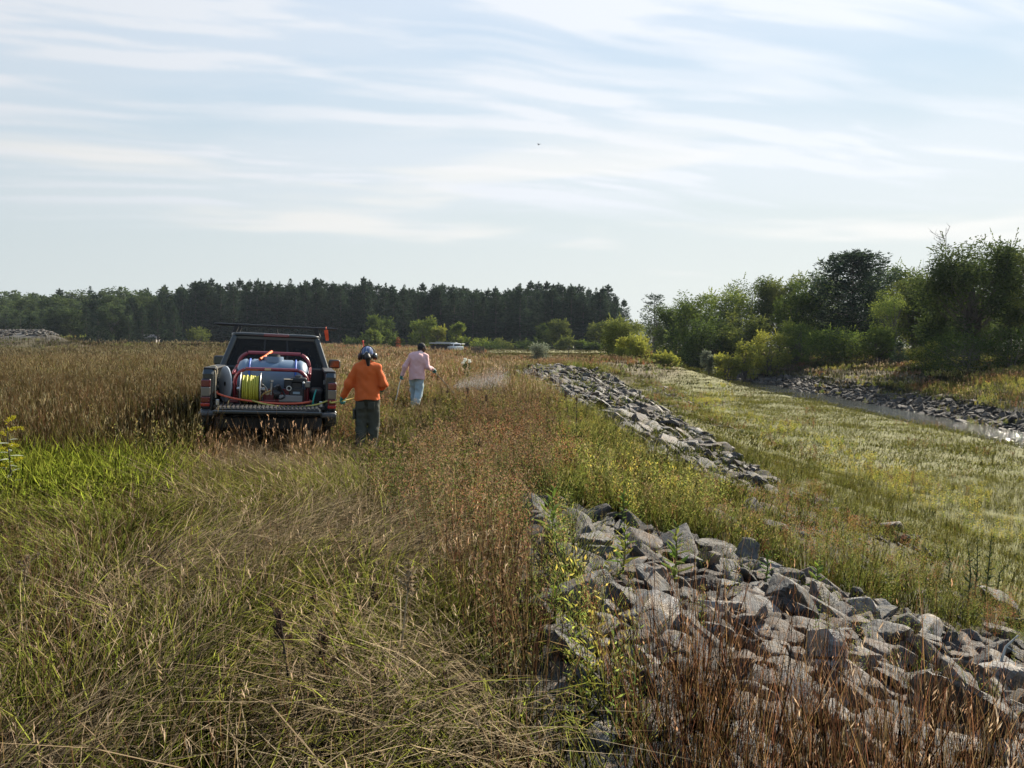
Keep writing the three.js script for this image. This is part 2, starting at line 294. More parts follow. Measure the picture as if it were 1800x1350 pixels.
const STONE_MAPS = (() => {
  const N = 512, px = new Uint8Array(N * N * 4), bp = new Uint8Array(N * N * 4);
  const tile = (x, y, f, g, s) => { const X = x / N * f, Y = y / N * g, X0 = Math.floor(X), Y0 = Math.floor(Y), h = (p, q) => hash3(p % f, q % g, s), a = X - X0, b = Y - Y0, sx = a * a * (3 - 2 * a), sy = b * b * (3 - 2 * b); return lerp(lerp(h(X0, Y0), h(X0 + 1, Y0), sx), lerp(h(X0, Y0 + 1), h(X0 + 1, Y0 + 1), sx), sy); };
  for (let y = 0; y < N; y++) for (let x = 0; x < N; x++) {
    const big = tile(x, y, 5, 5, 1), mid = tile(x, y, 17, 17, 2), band = tile(x, y, 5, 44, 3), grain = tile(x, y, 128, 128, 4), speck = hash3(x >> 1, y >> 1, 9);
    let v = 0.42 + 0.26 * big + 0.18 * mid + 0.22 * (band - 0.5) + 0.2 * (grain - 0.5); if (speck > 0.93) v *= 0.55; if (speck < 0.05) v *= 1.3;
    v *= 1 - 0.35 * ss(0.6, 0.78, tile(x, y, 9, 9, 12)); const stain = ss(0.55, 0.8, tile(x, y, 7, 7, 6)), o = (y * N + x) * 4;
    px[o] = clamp(255 * v * (1 + 0.18 * stain), 0, 255); px[o + 1] = clamp(255 * v * (1 - 0.02 * stain), 0, 255); px[o + 2] = clamp(255 * v * (1 - 0.24 * stain), 0, 255); px[o + 3] = 255;
    const hgt = 0.45 * big + 0.25 * mid + 0.2 * band + 0.25 * grain; bp[o] = bp[o + 1] = bp[o + 2] = clamp(255 * hgt, 0, 255); bp[o + 3] = 255;
  }
  const make = (d, srgb) => { const t = new THREE.DataTexture(d, N, N); t.wrapS = t.wrapT = THREE.RepeatWrapping; t.magFilter = THREE.LinearFilter; if (srgb) t.colorSpace = THREE.SRGBColorSpace; t.needsUpdate = true; return t; };
  return { map: make(px, false), bump: make(bp, false) };
})();
const STONE_MATS = [[0.145, 0.142, 0.135], [0.19, 0.185, 0.175], [0.15, 0.124, 0.104], [0.085, 0.083, 0.081], [0.16, 0.133, 0.116], [0.32, 0.31, 0.295]].map(([r, g, b]) => new THREE.MeshPhysicalMaterial({ color: new THREE.Color().setRGB(r, g, b), map: STONE_MAPS.map, bumpMap: STONE_MAPS.bump, bumpScale: 0.018, roughness: 0.68, specularIntensity: 0.6 }));
const DARK_STONES = [[0.085, 0.078, 0.072], [0.12, 0.108, 0.097], [0.07, 0.066, 0.064], [0.16, 0.14, 0.12]].map(([r, g, b]) => new THREE.MeshPhysicalMaterial({ color: new THREE.Color().setRGB(r, g, b), map: STONE_MAPS.map, bumpMap: STONE_MAPS.bump, bumpScale: 0.018, roughness: 0.8, specularIntensity: 0.5 }));
const FINE_STONES = []; for (let k = 0; k < 12; k++) FINE_STONES.push(stoneGeometry(100 + k, 7));
const ROUGH_STONES = []; for (let k = 0; k < 9; k++) ROUGH_STONES.push(stoneGeometry(300 + k, 3));
function layStones(parent, inside, box, sizes, geos, mats, seed, most = 300) {
  const R = rng(seed), laid = [], extra = geos.map(() => []), grid = new Map(), key = (x, d) => `${Math.floor(x)},${Math.floor(d)}`;
  for (const [count, lo, hi] of sizes) for (let n = 0; n < count; n++) {
    const s = lo + (hi - lo) * R() * R();
    for (let tries = 0; tries < 40; tries++) {
      const x = lerp(box[0], box[1], R()), D = lerp(box[2], box[3], R()); if (!inside(x, D)) continue;
      let ok = true; for (let a = -1; a <= 1 && ok; a++) for (let b = -1; b <= 1 && ok; b++) for (const q of grid.get(key(x + a, D + b)) || []) if (Math.hypot(q[0] - x, q[1] - D) < (q[2] + s) * 0.46) { ok = false; break; }
      if (!ok) continue;
      const k = key(x, D); if (!grid.has(k)) grid.set(k, []); grid.get(k).push([x, D, s]);
      const gx = (groundY(x + 0.3, D) - groundY(x - 0.3, D)) / 0.6;
      laid.push({ x, D, s, gx, big: s / (D + 1), pick: R(), mat: R(), yaw: R() * 6.283, rx: (R() - 0.5) * 1.15, rz: (R() - 0.5) * 1.15, lift: R() }); break;
    }
  }
  laid.sort((a, b) => b.big - a.big);
  laid.forEach((o, k) => {
    const gi = Math.floor(o.pick * geos.length), flat = 0.55 + 0.55 * ((o.pick * 977) % 1), y = groundY(o.x, o.D) + o.s * (0.12 + 0.22 * o.lift) * flat;
    const rz = Math.atan(o.gx) * 0.9 + o.rz;
    if (k < most) {
      const m = part(parent, k ? `stone_${String(k).padStart(3, '0')}` : 'stone', geos[gi], mats[Math.floor(o.mat * mats.length)]);
      m.position.set(o.x, y, -o.D); m.rotation.set(o.rx, 0, rz); m.rotateY(o.yaw); m.scale.set(o.s, o.s * flat, o.s);
    } else extra[gi].push({ x: o.x, y, z: -o.D, s: o.s, sy: o.s * flat, rx: o.rx, rz, yaw: o.yaw, c: vary([0.85, 0.84, 0.82], rng(k + 5), 0.35) });
  });
  extra.forEach((list, gi) => scatterCopies(parent, 'stone_bed', geos[gi], mats[gi % mats.length], list));
  return laid;
}
function riprap(label) { const g = new THREE.Group(); g.name = numbered('riprap'); g.userData = { label, kind: 'structure' }; scene.add(g); return g; }
layStones(riprap('pale angular riprap stones on the slope in the foreground'), (x, D) => inPoly(NEAR_ROCKS, x, D) && D > 2.1 && x < 0.73 * D + 0.5 && x > 0.10 + 0.2 * noise2(D * 2, 3), [0, 7, 1.2, 8], [[34, 0.20, 0.33], [260, 0.125, 0.21], [520, 0.075, 0.125], [1500, 0.035, 0.075]], FINE_STONES, STONE_MATS, 11);
layStones(riprap('grey riprap band running down the slope in the middle distance'), (x, D) => inPoly(FAR_ROCKS, x, D), [-3, 9, 12, 62], [[320, 0.22, 0.42], [1500, 0.14, 0.22], [1800, 0.08, 0.13]], ROUGH_STONES, [...STONE_MATS.slice(0, 5), DARK_STONES[1], DARK_STONES[3]], 12);
layStones(riprap('dark riprap along the far side of the stream'), (x, D) => { const w = edges(D).w; return x > w + 2.75 && x < w + 5.5 + 1.5 * noise2(D * 0.3, 4); }, [22, 36, 28, 125], [[420, 0.28, 0.52], [1100, 0.18, 0.28], [1900, 0.11, 0.18]], ROUGH_STONES, DARK_STONES, 13);
layStones(riprap('scattered stones half hidden in the weeds of the slope and far bank'), (x, D) => { for (const s of SPOTS) if (Math.hypot(x - s.x, (D - s.D) * 0.55) < s.r * (0.6 + 0.4 * noise2(x * 3, D * 3))) return true; const w = edges(D).w; return D > 55 && D < 105 && x > w + 13.5 && x < w + 18 && noise2(x * 0.25, D * 0.12, 4) > 0.45; }, [0, 46, 6, 105], [[260, 0.14, 0.28], [800, 0.09, 0.15], [900, 0.06, 0.10]], ROUGH_STONES, [STONE_MATS[0], STONE_MATS[2], DARK_STONES[3], DARK_STONES[1]], 14);
{
  const g = stuff('rock_heap', 'grey stone heap on the rise at the far left edge', 'stones'), R = rng(15), lists = ROUGH_STONES.map(() => []);
  for (let k = 0; k < 16000; k++) { const x = -70 - R() * 75, D = 100 + R() * 70; if (mound(x, D) < 2.2 + 0.5 * R()) continue; lists[k % lists.length].push({ x, y: groundY(x, D) + 0.1, z: -D, s: 0.16 + 0.3 * R() * R(), yaw: R() * 6.28, rx: R() - 0.5, rz: R() - 0.5, c: vary([0.9, 0.88, 0.84], R, 0.3) }); }
  lists.forEach((l, k) => scatterCopies(g, 'stone_bed', ROUGH_STONES[k], STONE_MATS[k % 4], l));
}

// ---------------------------------------------------------------- grasses and weeds
const P_ = {
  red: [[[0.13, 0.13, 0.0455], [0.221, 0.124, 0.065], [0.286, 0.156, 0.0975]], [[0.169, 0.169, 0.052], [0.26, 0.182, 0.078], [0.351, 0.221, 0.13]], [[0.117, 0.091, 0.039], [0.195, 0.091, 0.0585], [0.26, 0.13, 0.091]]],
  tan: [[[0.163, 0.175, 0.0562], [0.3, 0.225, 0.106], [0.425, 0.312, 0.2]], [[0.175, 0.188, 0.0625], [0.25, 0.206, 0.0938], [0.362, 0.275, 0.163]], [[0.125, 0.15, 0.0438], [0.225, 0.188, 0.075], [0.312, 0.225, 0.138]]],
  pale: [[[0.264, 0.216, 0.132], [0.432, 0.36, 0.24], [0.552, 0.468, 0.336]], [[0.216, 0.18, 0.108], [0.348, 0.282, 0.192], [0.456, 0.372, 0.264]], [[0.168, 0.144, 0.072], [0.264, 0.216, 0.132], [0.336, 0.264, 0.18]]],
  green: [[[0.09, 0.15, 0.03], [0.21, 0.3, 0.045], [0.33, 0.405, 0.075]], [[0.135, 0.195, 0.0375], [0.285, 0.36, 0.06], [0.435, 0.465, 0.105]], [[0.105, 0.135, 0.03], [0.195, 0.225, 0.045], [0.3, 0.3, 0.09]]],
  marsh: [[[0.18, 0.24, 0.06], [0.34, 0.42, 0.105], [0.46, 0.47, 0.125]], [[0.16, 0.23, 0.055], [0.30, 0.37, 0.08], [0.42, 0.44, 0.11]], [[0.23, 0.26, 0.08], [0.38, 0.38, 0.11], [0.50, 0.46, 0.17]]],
  brown: [[0.156, 0.102, 0.048], [0.12, 0.084, 0.036], [0.102, 0.12, 0.036], [0.204, 0.12, 0.054], [0.084, 0.102, 0.03]],
  olive: [[0.176, 0.216, 0.0473], [0.135, 0.182, 0.0405], [0.257, 0.257, 0.054], [0.216, 0.162, 0.054]],
  gold: [[0.26, 0.29, 0.055], [0.31, 0.30, 0.065], [0.2, 0.25, 0.045], [0.34, 0.27, 0.07]],
  rust: [[0.264, 0.108, 0.054], [0.312, 0.156, 0.06], [0.204, 0.144, 0.048]],
};
function grassClump(seed, o) {            // o: n, r, h, w, lean, droop, pal, head
  const R = rng(seed), mb = new MB();
  for (let k = 0; k < o.n; k++) {
    const a = R() * 6.283, q = Math.sqrt(R()) * o.r, x = Math.cos(a) * q, z = Math.sin(a) * q, h = lerp(o.h[0], o.h[1], Math.pow(R(), 0.8)), pal = o.pal[Math.floor(R() * o.pal.length)].map((c) => vary(c, R, 0.25));
    const bend = o.wind !== undefined ? o.wind + (R() - 0.5) * 1.5 : a + (R() - 0.5) * 2.4;
    const tip = mb.blade(x, 0, z, h, o.w * (0.7 + 0.6 * R()), bend, R() * 6.283, lerp(o.lean[0], o.lean[1], R()), lerp(o.droop[0], o.droop[1], R()), pal, o.segs ?? 3, (R() - 0.5) * (o.curl ?? 0));
    if (o.head && R() < o.head) { const c = vary(o.headCol, R, 0.3); for (let j = 0; j < (o.headN ?? 4); j++) { const b = R() * 6.283; mb.leaf(tip[0], tip[1] - j * o.headL * 0.55, tip[2], Math.cos(b) * 0.4 + Math.cos(bend) * 0.3, 1, Math.sin(b) * 0.4 + Math.sin(bend) * 0.3, o.headL * (0.8 + 0.5 * R()), o.headW, R() * 3, c); } }
  }
  return mb.build();
}
function forbClump(seed, o) {             // leafy stems; o: n, r, h, leaf, lw, per, cols, top, topCol
  const R = rng(seed), mb = new MB();
  for (let k = 0; k < o.n; k++) {
    const a = R() * 6.283, q = Math.sqrt(R()) * o.r, x = Math.cos(a) * q, z = Math.sin(a) * q, h = lerp(o.h[0], o.h[1], R()), lx = (R() - 0.5) * 0.35, lz = (R() - 0.5) * 0.35, c = o.cols[Math.floor(R() * o.cols.length)];
    mb.blade(x, 0, z, h, o.sw ?? 0.006, Math.atan2(lz, lx), R() * 6.283, Math.hypot(lx, lz), 0, [mul3(c, 0.6), mul3(c, 0.7), mul3(c, 0.9)], 2);
    for (let j = 0; j < o.per; j++) { const t = lerp(o.from ?? 0.2, 1, j / o.per), b = j * 2.4 + R(), tt = Math.pow(t, 1.6), s = 1 - 0.55 * t; mb.leaf(x + lx * h * tt, t * h, z + lz * h * tt, Math.cos(b), 0.45 + 0.5 * R() - (o.hang ?? 0), Math.sin(b), o.leaf * s * (0.7 + 0.6 * R()), o.lw * s, R() * 3, vary(c, R, 0.28)); }
    if (o.top) for (let j = 0; j < o.top; j++) mb.leaf(x + lx * h + (R() - 0.5) * o.spread, h - R() * o.spread * 1.3, z + lz * h + (R() - 0.5) * o.spread, R() - 0.5, R(), R() - 0.5, o.leaf * 0.5, o.lw * 0.8, R() * 3, vary(o.topCol, R, 0.3));
  }
  return mb.build();
}
const LODS = [{ r: 0.13, n: 1, w: 1, to: 9, cell: 0.105, segs: 4 }, { r: 0.3, n: 1.6, w: 1.7, to: 24, cell: 0.21, segs: 3 }, { r: 0.75, n: 2.4, w: 3.6, to: 60, cell: 0.58, segs: 2 }, { r: 1.7, n: 3, w: 8, to: 130, cell: 1.4, segs: 2 }, { r: 4.2, n: 3.6, w: 18, to: 300, cell: 4.4, segs: 2 }];
const KINDS = {
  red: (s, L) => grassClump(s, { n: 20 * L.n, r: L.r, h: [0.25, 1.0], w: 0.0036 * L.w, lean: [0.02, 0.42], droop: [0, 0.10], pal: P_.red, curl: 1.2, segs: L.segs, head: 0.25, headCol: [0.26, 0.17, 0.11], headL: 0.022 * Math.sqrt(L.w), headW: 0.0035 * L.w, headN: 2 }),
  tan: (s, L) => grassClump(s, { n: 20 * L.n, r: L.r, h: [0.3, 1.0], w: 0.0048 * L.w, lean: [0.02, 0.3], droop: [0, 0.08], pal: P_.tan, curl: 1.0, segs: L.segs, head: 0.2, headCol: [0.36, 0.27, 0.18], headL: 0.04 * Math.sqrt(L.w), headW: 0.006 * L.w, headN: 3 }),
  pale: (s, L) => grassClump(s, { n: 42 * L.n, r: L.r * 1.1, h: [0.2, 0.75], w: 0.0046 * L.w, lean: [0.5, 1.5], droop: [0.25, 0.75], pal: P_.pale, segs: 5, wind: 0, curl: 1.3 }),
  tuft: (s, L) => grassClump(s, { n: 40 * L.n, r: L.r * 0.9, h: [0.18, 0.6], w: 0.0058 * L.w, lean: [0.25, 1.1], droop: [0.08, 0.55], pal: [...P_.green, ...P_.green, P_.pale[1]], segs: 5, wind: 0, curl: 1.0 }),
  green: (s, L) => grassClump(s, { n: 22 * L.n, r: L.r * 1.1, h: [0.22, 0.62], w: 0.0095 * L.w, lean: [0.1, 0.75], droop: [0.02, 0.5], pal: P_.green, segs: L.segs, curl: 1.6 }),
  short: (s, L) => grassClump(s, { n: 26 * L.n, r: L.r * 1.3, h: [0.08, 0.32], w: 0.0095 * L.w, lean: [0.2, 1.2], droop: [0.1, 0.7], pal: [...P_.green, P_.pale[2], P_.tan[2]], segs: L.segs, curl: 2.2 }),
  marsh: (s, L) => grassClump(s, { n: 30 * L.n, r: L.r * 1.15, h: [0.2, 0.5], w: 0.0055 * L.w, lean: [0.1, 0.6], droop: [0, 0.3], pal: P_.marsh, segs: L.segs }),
  forb: (s, L) => forbClump(s, { n: Math.round(5 * L.n), r: L.r, h: [0.35, 0.75], per: 14, leaf: 0.05 * Math.pow(L.w, 0.6), lw: 0.014 * Math.pow(L.w, 0.75), cols: P_.brown, top: 6, spread: 0.06 * Math.sqrt(L.w), topCol: [0.13, 0.085, 0.05], sw: 0.006 * Math.sqrt(L.w) }),
  olive: (s, L) => forbClump(s, { n: Math.round(6 * L.n), r: L.r, h: [0.3, 0.7], per: 15, leaf: 0.055 * Math.pow(L.w, 0.6), lw: 0.013 * Math.pow(L.w, 0.75), cols: P_.olive, top: 4, spread: 0.06 * Math.sqrt(L.w), topCol: [0.2, 0.17, 0.06], sw: 0.006 * Math.sqrt(L.w) }),
  gold: (s, L) => forbClump(s, { n: Math.round(6 * L.n), r: L.r, h: [0.3, 0.65], per: 16, leaf: 0.06 * Math.pow(L.w, 0.6), lw: 0.014 * Math.pow(L.w, 0.75), cols: P_.gold, top: 5, spread: 0.07 * Math.sqrt(L.w), topCol: [0.36, 0.3, 0.06], sw: 0.006 * Math.sqrt(L.w) }),
  rust: (s, L) => forbClump(s, { n: Math.round(6 * L.n), r: L.r, h: [0.35, 0.75], per: 13, leaf: 0.05 * Math.pow(L.w, 0.6), lw: 0.013 * Math.pow(L.w, 0.75), cols: P_.rust, top: 6, spread: 0.07 * Math.sqrt(L.w), topCol: [0.24, 0.12, 0.07], sw: 0.006 * Math.sqrt(L.w) }),
};
const rockSink = (x, D) => rockiness(x, D);
const TRUCK = { x: -3.61, D: 11.1, yaw: 0.27 };
function underTruck(x, D) { const dx = x - TRUCK.x, dz = -(D - TRUCK.D), c = Math.cos(TRUCK.yaw), s = Math.sin(TRUCK.yaw), lx = dx * c - dz * s, lz = dx * s + dz * c; return Math.abs(lx) < 0.98 && lz < 0.05 && lz > -5.35; }
const PEOPLE = [[-2.17, 11.3, 0.34], [-2.33, 18.5, 0.36]];
function plantAt(x, D, R) {
  const e = edges(D), u = x - e.e0, n1 = fbm2(x * 0.33, D * 0.33, 61, 3), n2 = fbm2(x * 0.9, D * 0.7, 71, 3), q = R();
  if (underTruck(x, D)) return null;
  for (const p of PEOPLE) if (Math.hypot(x - p[0], D - p[1]) < p[2]) return ['short', 0.8];
  const rk = rockSink(x, D);
  if (D > 11.6 && D < 18.4 && Math.abs(x - lateral(736, D)) < 0.75) return q < 0.25 ? ['short', 1.1] : q < 0.4 ? ['green', 0.4] : q < 0.72 ? ['tan', 0.42] : q < 0.86 ? ['forb', 0.5] : ['olive', 0.5];
  if (u < 0.1) {
    if (rk > 0.5) { if (D < 7.7 || D > 12) return q < 0.05 ? ['olive', 0.6] : null; }
    const T = trampled(x, D), t = x - trackX(D);
    if (mown(x, D) > R()) return ['short', 0.5, [1.5, 1.3, 1.1]];
    if (T > 0.4) {
      if (Math.abs(t) < 0.95 && D > 8.2) return q < 0.30 ? ['tan', 0.55 + 0.25 * R(), [1.3, 1.12, 1.0]] : q < 0.7 ? ['pale', 0.7 + 0.3 * R()] : q < 0.85 ? ['tan', 0.35] : ['green', 0.45];
      const edge = 1 - T;
      const sw = 0.06 + 0.42 * ss(0.46, 0.60, n2);
      if (q < sw) return ['pale', 0.8 + 0.5 * R()];
      if (q < sw + 0.14) return ['short', 0.9 + 0.5 * R(), [1.15, 1.15, 1]];
      if (q < sw + 0.14 + (0.80 - sw) * 0.66) return ['tuft', 0.75 + 0.5 * R(), [1.0, 0.94, 0.95]];
      if (q < 0.90) return ['tan', 0.4 + 0.35 * R()];
      return ['red', 0.5 + 0.3 * R()];
    }
    if (t < 0) {                                        // the tall field on the left
      const lime = Math.exp(-(Math.pow((x + 5.0) / 1.9, 2) + Math.pow((D - 7.4) / 1.35, 2)));
      if (lime > 0.35 + 0.25 * R()) return ['green', 0.95 + 0.35 * R(), [1.25, 1.35, 0.9]];
      const green = ss(0.45, 0.68, n1);
      if (D < 7.2 + 1.6 * n2) return q < 0.30 ? ['red', 0.5 + 0.3 * R()] : q < 0.52 ? ['tuft', 0.9 + 0.4 * R()] : q < 0.68 ? ['green', 0.6 + 0.25 * R()] : q < 0.82 ? ['tan', 0.5] : q < 0.9 ? ['pale', 0.9] : ['short', 1.1];
      if (q < 0.22 + 0.38 * green) return ['green', 0.9 + 0.3 * R(), [0.9, 0.88, 0.85]];
      if (q < 0.29 + 0.36 * green) return ['olive', 0.95];
      if (q < 0.52 + 0.3 * green) return ['red', 0.9 + 0.15 * R(), [0.74, 0.76, 0.68]];
      return ['tan', 0.85 + 0.25 * R(), [0.56, 0.62, 0.50]];
    }
    // between the tracks and the shoulder of the dike
    if (D < 5.2) { if (q < 0.46) return ['red', 0.72 + 0.3 * R()]; if (q < 0.62) return ['short', 1.1]; if (q < 0.76) return ['forb', 0.9]; if (q < 0.9) return ['green', 0.7]; return ['tan', 0.7]; }
    const clear = D > 7.5 && D < 12 && x < -1.1 ? 0.6 : 1; if (D < 16) { if (clear < 1) return q < 0.5 ? ['short', 1.3] : q < 0.8 ? ['green', 0.55] : ['tan', 0.45]; if (q < 0.20 + 0.42 * n1) return ['forb', 0.75 + 0.3 * R()]; if (q < 0.50) return ['olive', 0.75 + 0.3 * R(), [0.8, 0.78, 0.8]]; if (q < 0.64) return ['rust', 0.75, [0.85, 0.8, 0.8]]; if (q < 0.78) return ['tan', 0.62]; if (q < 0.92) return ['green', 0.75]; return ['olive', 0.7]; }
    if (D < 60) { const lw = D > 42 && x > -2 ? 0.62 : 0.85; if (q < 0.26) return ['olive', lw]; if (q < 0.42) return ['forb', lw]; if (q < 0.54) return ['rust', lw]; if (q < 0.8) return ['tan', lw]; return ['green', lw]; }
    const lw = x > -3 ? 0.5 : 0.9; return q < 0.6 ? ['tan', lw, [0.72, 0.7, 0.62]] : q < 0.8 ? ['rust', lw] : ['olive', lw];
  }
  if (x < e.e1 - 0.3) {                                  // the slope
    if (rk > 0.4 && rk < 0.8) return q < 0.3 ? ['olive', 0.5] : q < 0.5 ? ['marsh', 0.7] : q < 0.6 ? ['rust', 0.5] : null;
    if (rk > 0.8 && x > 0.42 + 0.15 * n2) {
      if (D < 4.6) return q < 0.66 * ss(4.0, 2.7, D) * (0.4 + 1.2 * n2) + 0.03 ? ['red', 0.75 + 0.35 * R(), [1.05, 0.98, 0.9]] : q < 0.8 * ss(3.9, 2.7, D) ? ['tan', 0.8] : null;
      return q < (D > 12 ? 0.02 : 0.05) ? ['olive', 0.5] : q < 0.08 ? ['green', 0.6] : D > 12 && q < 0.11 ? ['marsh', 0.7] : null;
    }
    const low = ss(0.12, 0.62, (x - e.e0) / Math.max(1, e.e1 - e.e0));
    const tall = (1 - 0.45 * low) * (D > 11 && D < 46 ? 0.72 : 1); if (R() < 0.9 * low) return R() < 0.4 ? null : ['marsh', 0.3 + 0.25 * R(), [1.25, 1.15, 0.9]];
    if (q < 0.22) return ['olive', (0.65 + 0.3 * R()) * tall, [1.0, 1.05, 1.15]];
    if (q < 0.40 + 0.1 * low) return ['green', (0.65 + 0.3 * R()) * tall, [1.1, 1.03, 1.0]];
    if (q < 0.44 + 0.06 * low) return ['gold', (0.7 + 0.3 * R()) * tall];
    if (q < 0.54 + 0.06 * low) return ['tan', 0.55 * tall, [1.1, 1.1, 1]];
    if (q < 0.62 + 0.06 * low) return ['rust', 0.6 * tall];
    if (q < 0.78) return ['green', 0.6 * tall, [1.2, 1.1, 0.9]];
    return D > 45 && q < 0.93 ? ['red', 0.6] : ['marsh', 1];
  }
  if (x < e.w + 1.2) {                                   // the marshy bench
    const nearToe = 1 - ss(0, 3.5, x - e.e1);
    if (rk > 0.4) return q < 0.3 ? ['gold', 0.7] : null;
    if (q < 0.16 * nearToe) return ['gold', 0.55 + 0.3 * R()];
    
    if (n2 > 0.66 && q < 0.62 && q > 0.55) return ['forb', 0.8, [1.1, 1, 0.9]];
    const k = 1.0 + 0.45 * n1; return R() < 0.42 ? null : ['marsh', 0.24 + 0.2 * R() + 0.2 * n2, [k * 1.0, k * 0.93, k * 0.72]];
  }
  if (x < e.w + 3.4) return null;
  if (x < e.w + 5.7) return q < 0.06 ? ['olive', 0.7] : null;
  if (x < e.w + 22) { if (rk > 0.3 && q < 0.5) return null; return q < 0.45 ? ['marsh', 0.95, [0.95, 0.9, 0.85]] : q < 0.66 ? ['tan', 0.75] : q < 0.78 ? ['gold', 0.9, [0.85, 0.85, 0.9]] : q < 0.92 ? ['green', 0.8] : ['rust', 0.8]; }
  return x < e.w + 34 ? ['olive', 1.1] : null;
}
{
  const parents = { red: ['bluestem_grass', 'reddish brown upright grass of the field and foreground', 'grass'], tan: ['tall_grass', 'tan seeding grass across the open field', 'grass'], pale: ['flattened_grass', 'pale dry grass pressed flat in the wheel tracks', 'grass'], green: ['green_grass', 'bright green blades among the dry grass', 'grass'], tuft: ['tufted_grass', 'green tufts leaning over in the wheel tracks', 'grass'], short: ['short_grass', 'short mixed turf in the tracks and the mown field', 'grass'], marsh: ['marsh_grass', 'soft yellow green grass on the low bench beside the stream', 'grass'], forb: ['dry_weeds', 'brown leafy weeds along the crest of the dike', 'weeds'], olive: ['green_weeds', 'olive green leafy weeds on the dike and slope', 'weeds'], gold: ['yellow_weeds', 'yellow green weeds along the foot of the slope', 'weeds'], rust: ['rust_weeds', 'rust coloured weeds among the grasses', 'weeds'] };
  const lists = {}; const R = rng(77);
  LODS.forEach((L, li) => {
    const from = li ? LODS[li - 1].to : 1.35;
    for (let D = from; D < L.to; D += L.cell) {
      const half = 0.74 * D + 2.2, lo = -half - (D < 60 ? 0 : 6), hi = Math.min(half, edges(D).w + 36);
      for (let x = lo; x < hi; x += L.cell) {
        const X = x + (R() - 0.5) * L.cell * 1.2, Dd = D + (R() - 0.5) * L.cell * 1.2;
        if (D > 230 && X > -150 && R() < 0.5) continue;
        if (mound(X, Dd) > 1.9) continue;
        const got = plantAt(X, Dd, R); if (!got) continue;
        let [kind, sc, col] = got; sc *= 0.85 + 0.3 * R();
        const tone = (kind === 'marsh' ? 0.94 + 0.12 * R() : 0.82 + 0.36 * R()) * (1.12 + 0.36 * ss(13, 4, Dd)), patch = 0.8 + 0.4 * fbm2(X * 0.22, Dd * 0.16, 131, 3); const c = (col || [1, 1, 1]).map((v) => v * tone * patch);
        const key = `${kind}|${li}|${Math.floor(R() * 3)}`;
        const far = li >= 3 ? 1.0 : 1;
        const yaw = kind === 'pale' || kind === 'tuft' ? Math.PI * 0.5 + TRUCK.yaw + (fbm2(X * 0.9, Dd * 0.9, 211, 2) - 0.5) * 9 + (R() - 0.5) * 2.0 : R() * 6.283;
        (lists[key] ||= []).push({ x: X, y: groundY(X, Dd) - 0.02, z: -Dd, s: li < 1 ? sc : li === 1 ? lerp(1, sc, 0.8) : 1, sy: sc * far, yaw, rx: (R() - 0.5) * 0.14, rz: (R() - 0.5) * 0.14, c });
      }
    }
  });
  const groups = {}; let seed = 900, total = 0;
  for (const key of Object.keys(lists).sort()) {
    const [kind, li] = key.split('|'); seed++; total += lists[key].length;
    groups[kind] ||= stuff(...parents[kind]);
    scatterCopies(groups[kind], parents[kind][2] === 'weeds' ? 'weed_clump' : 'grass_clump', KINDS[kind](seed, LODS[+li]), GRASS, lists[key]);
  }
  console.log('plant copies', total);
}

// ---------------------------------------------------------------- trees and bushes
function limb(mb, a, b, ra, rb, R, col, sag = 0.08) {
  const pts = [], rads = [], L = a.distanceTo(b), n = 4, ox = (R() - 0.5) * L * 0.16, oz = (R() - 0.5) * L * 0.16;
  for (let k = 0; k <= n; k++) { const t = k / n, w = Math.sin(t * Math.PI); pts.push(V(lerp(a.x, b.x, t) + ox * w, lerp(a.y, b.y, t) - sag * L * w, lerp(a.z, b.z, t) + oz * w)); rads.push(lerp(ra, rb, t)); }
  mb.tube(pts, rads, col, 5);
}
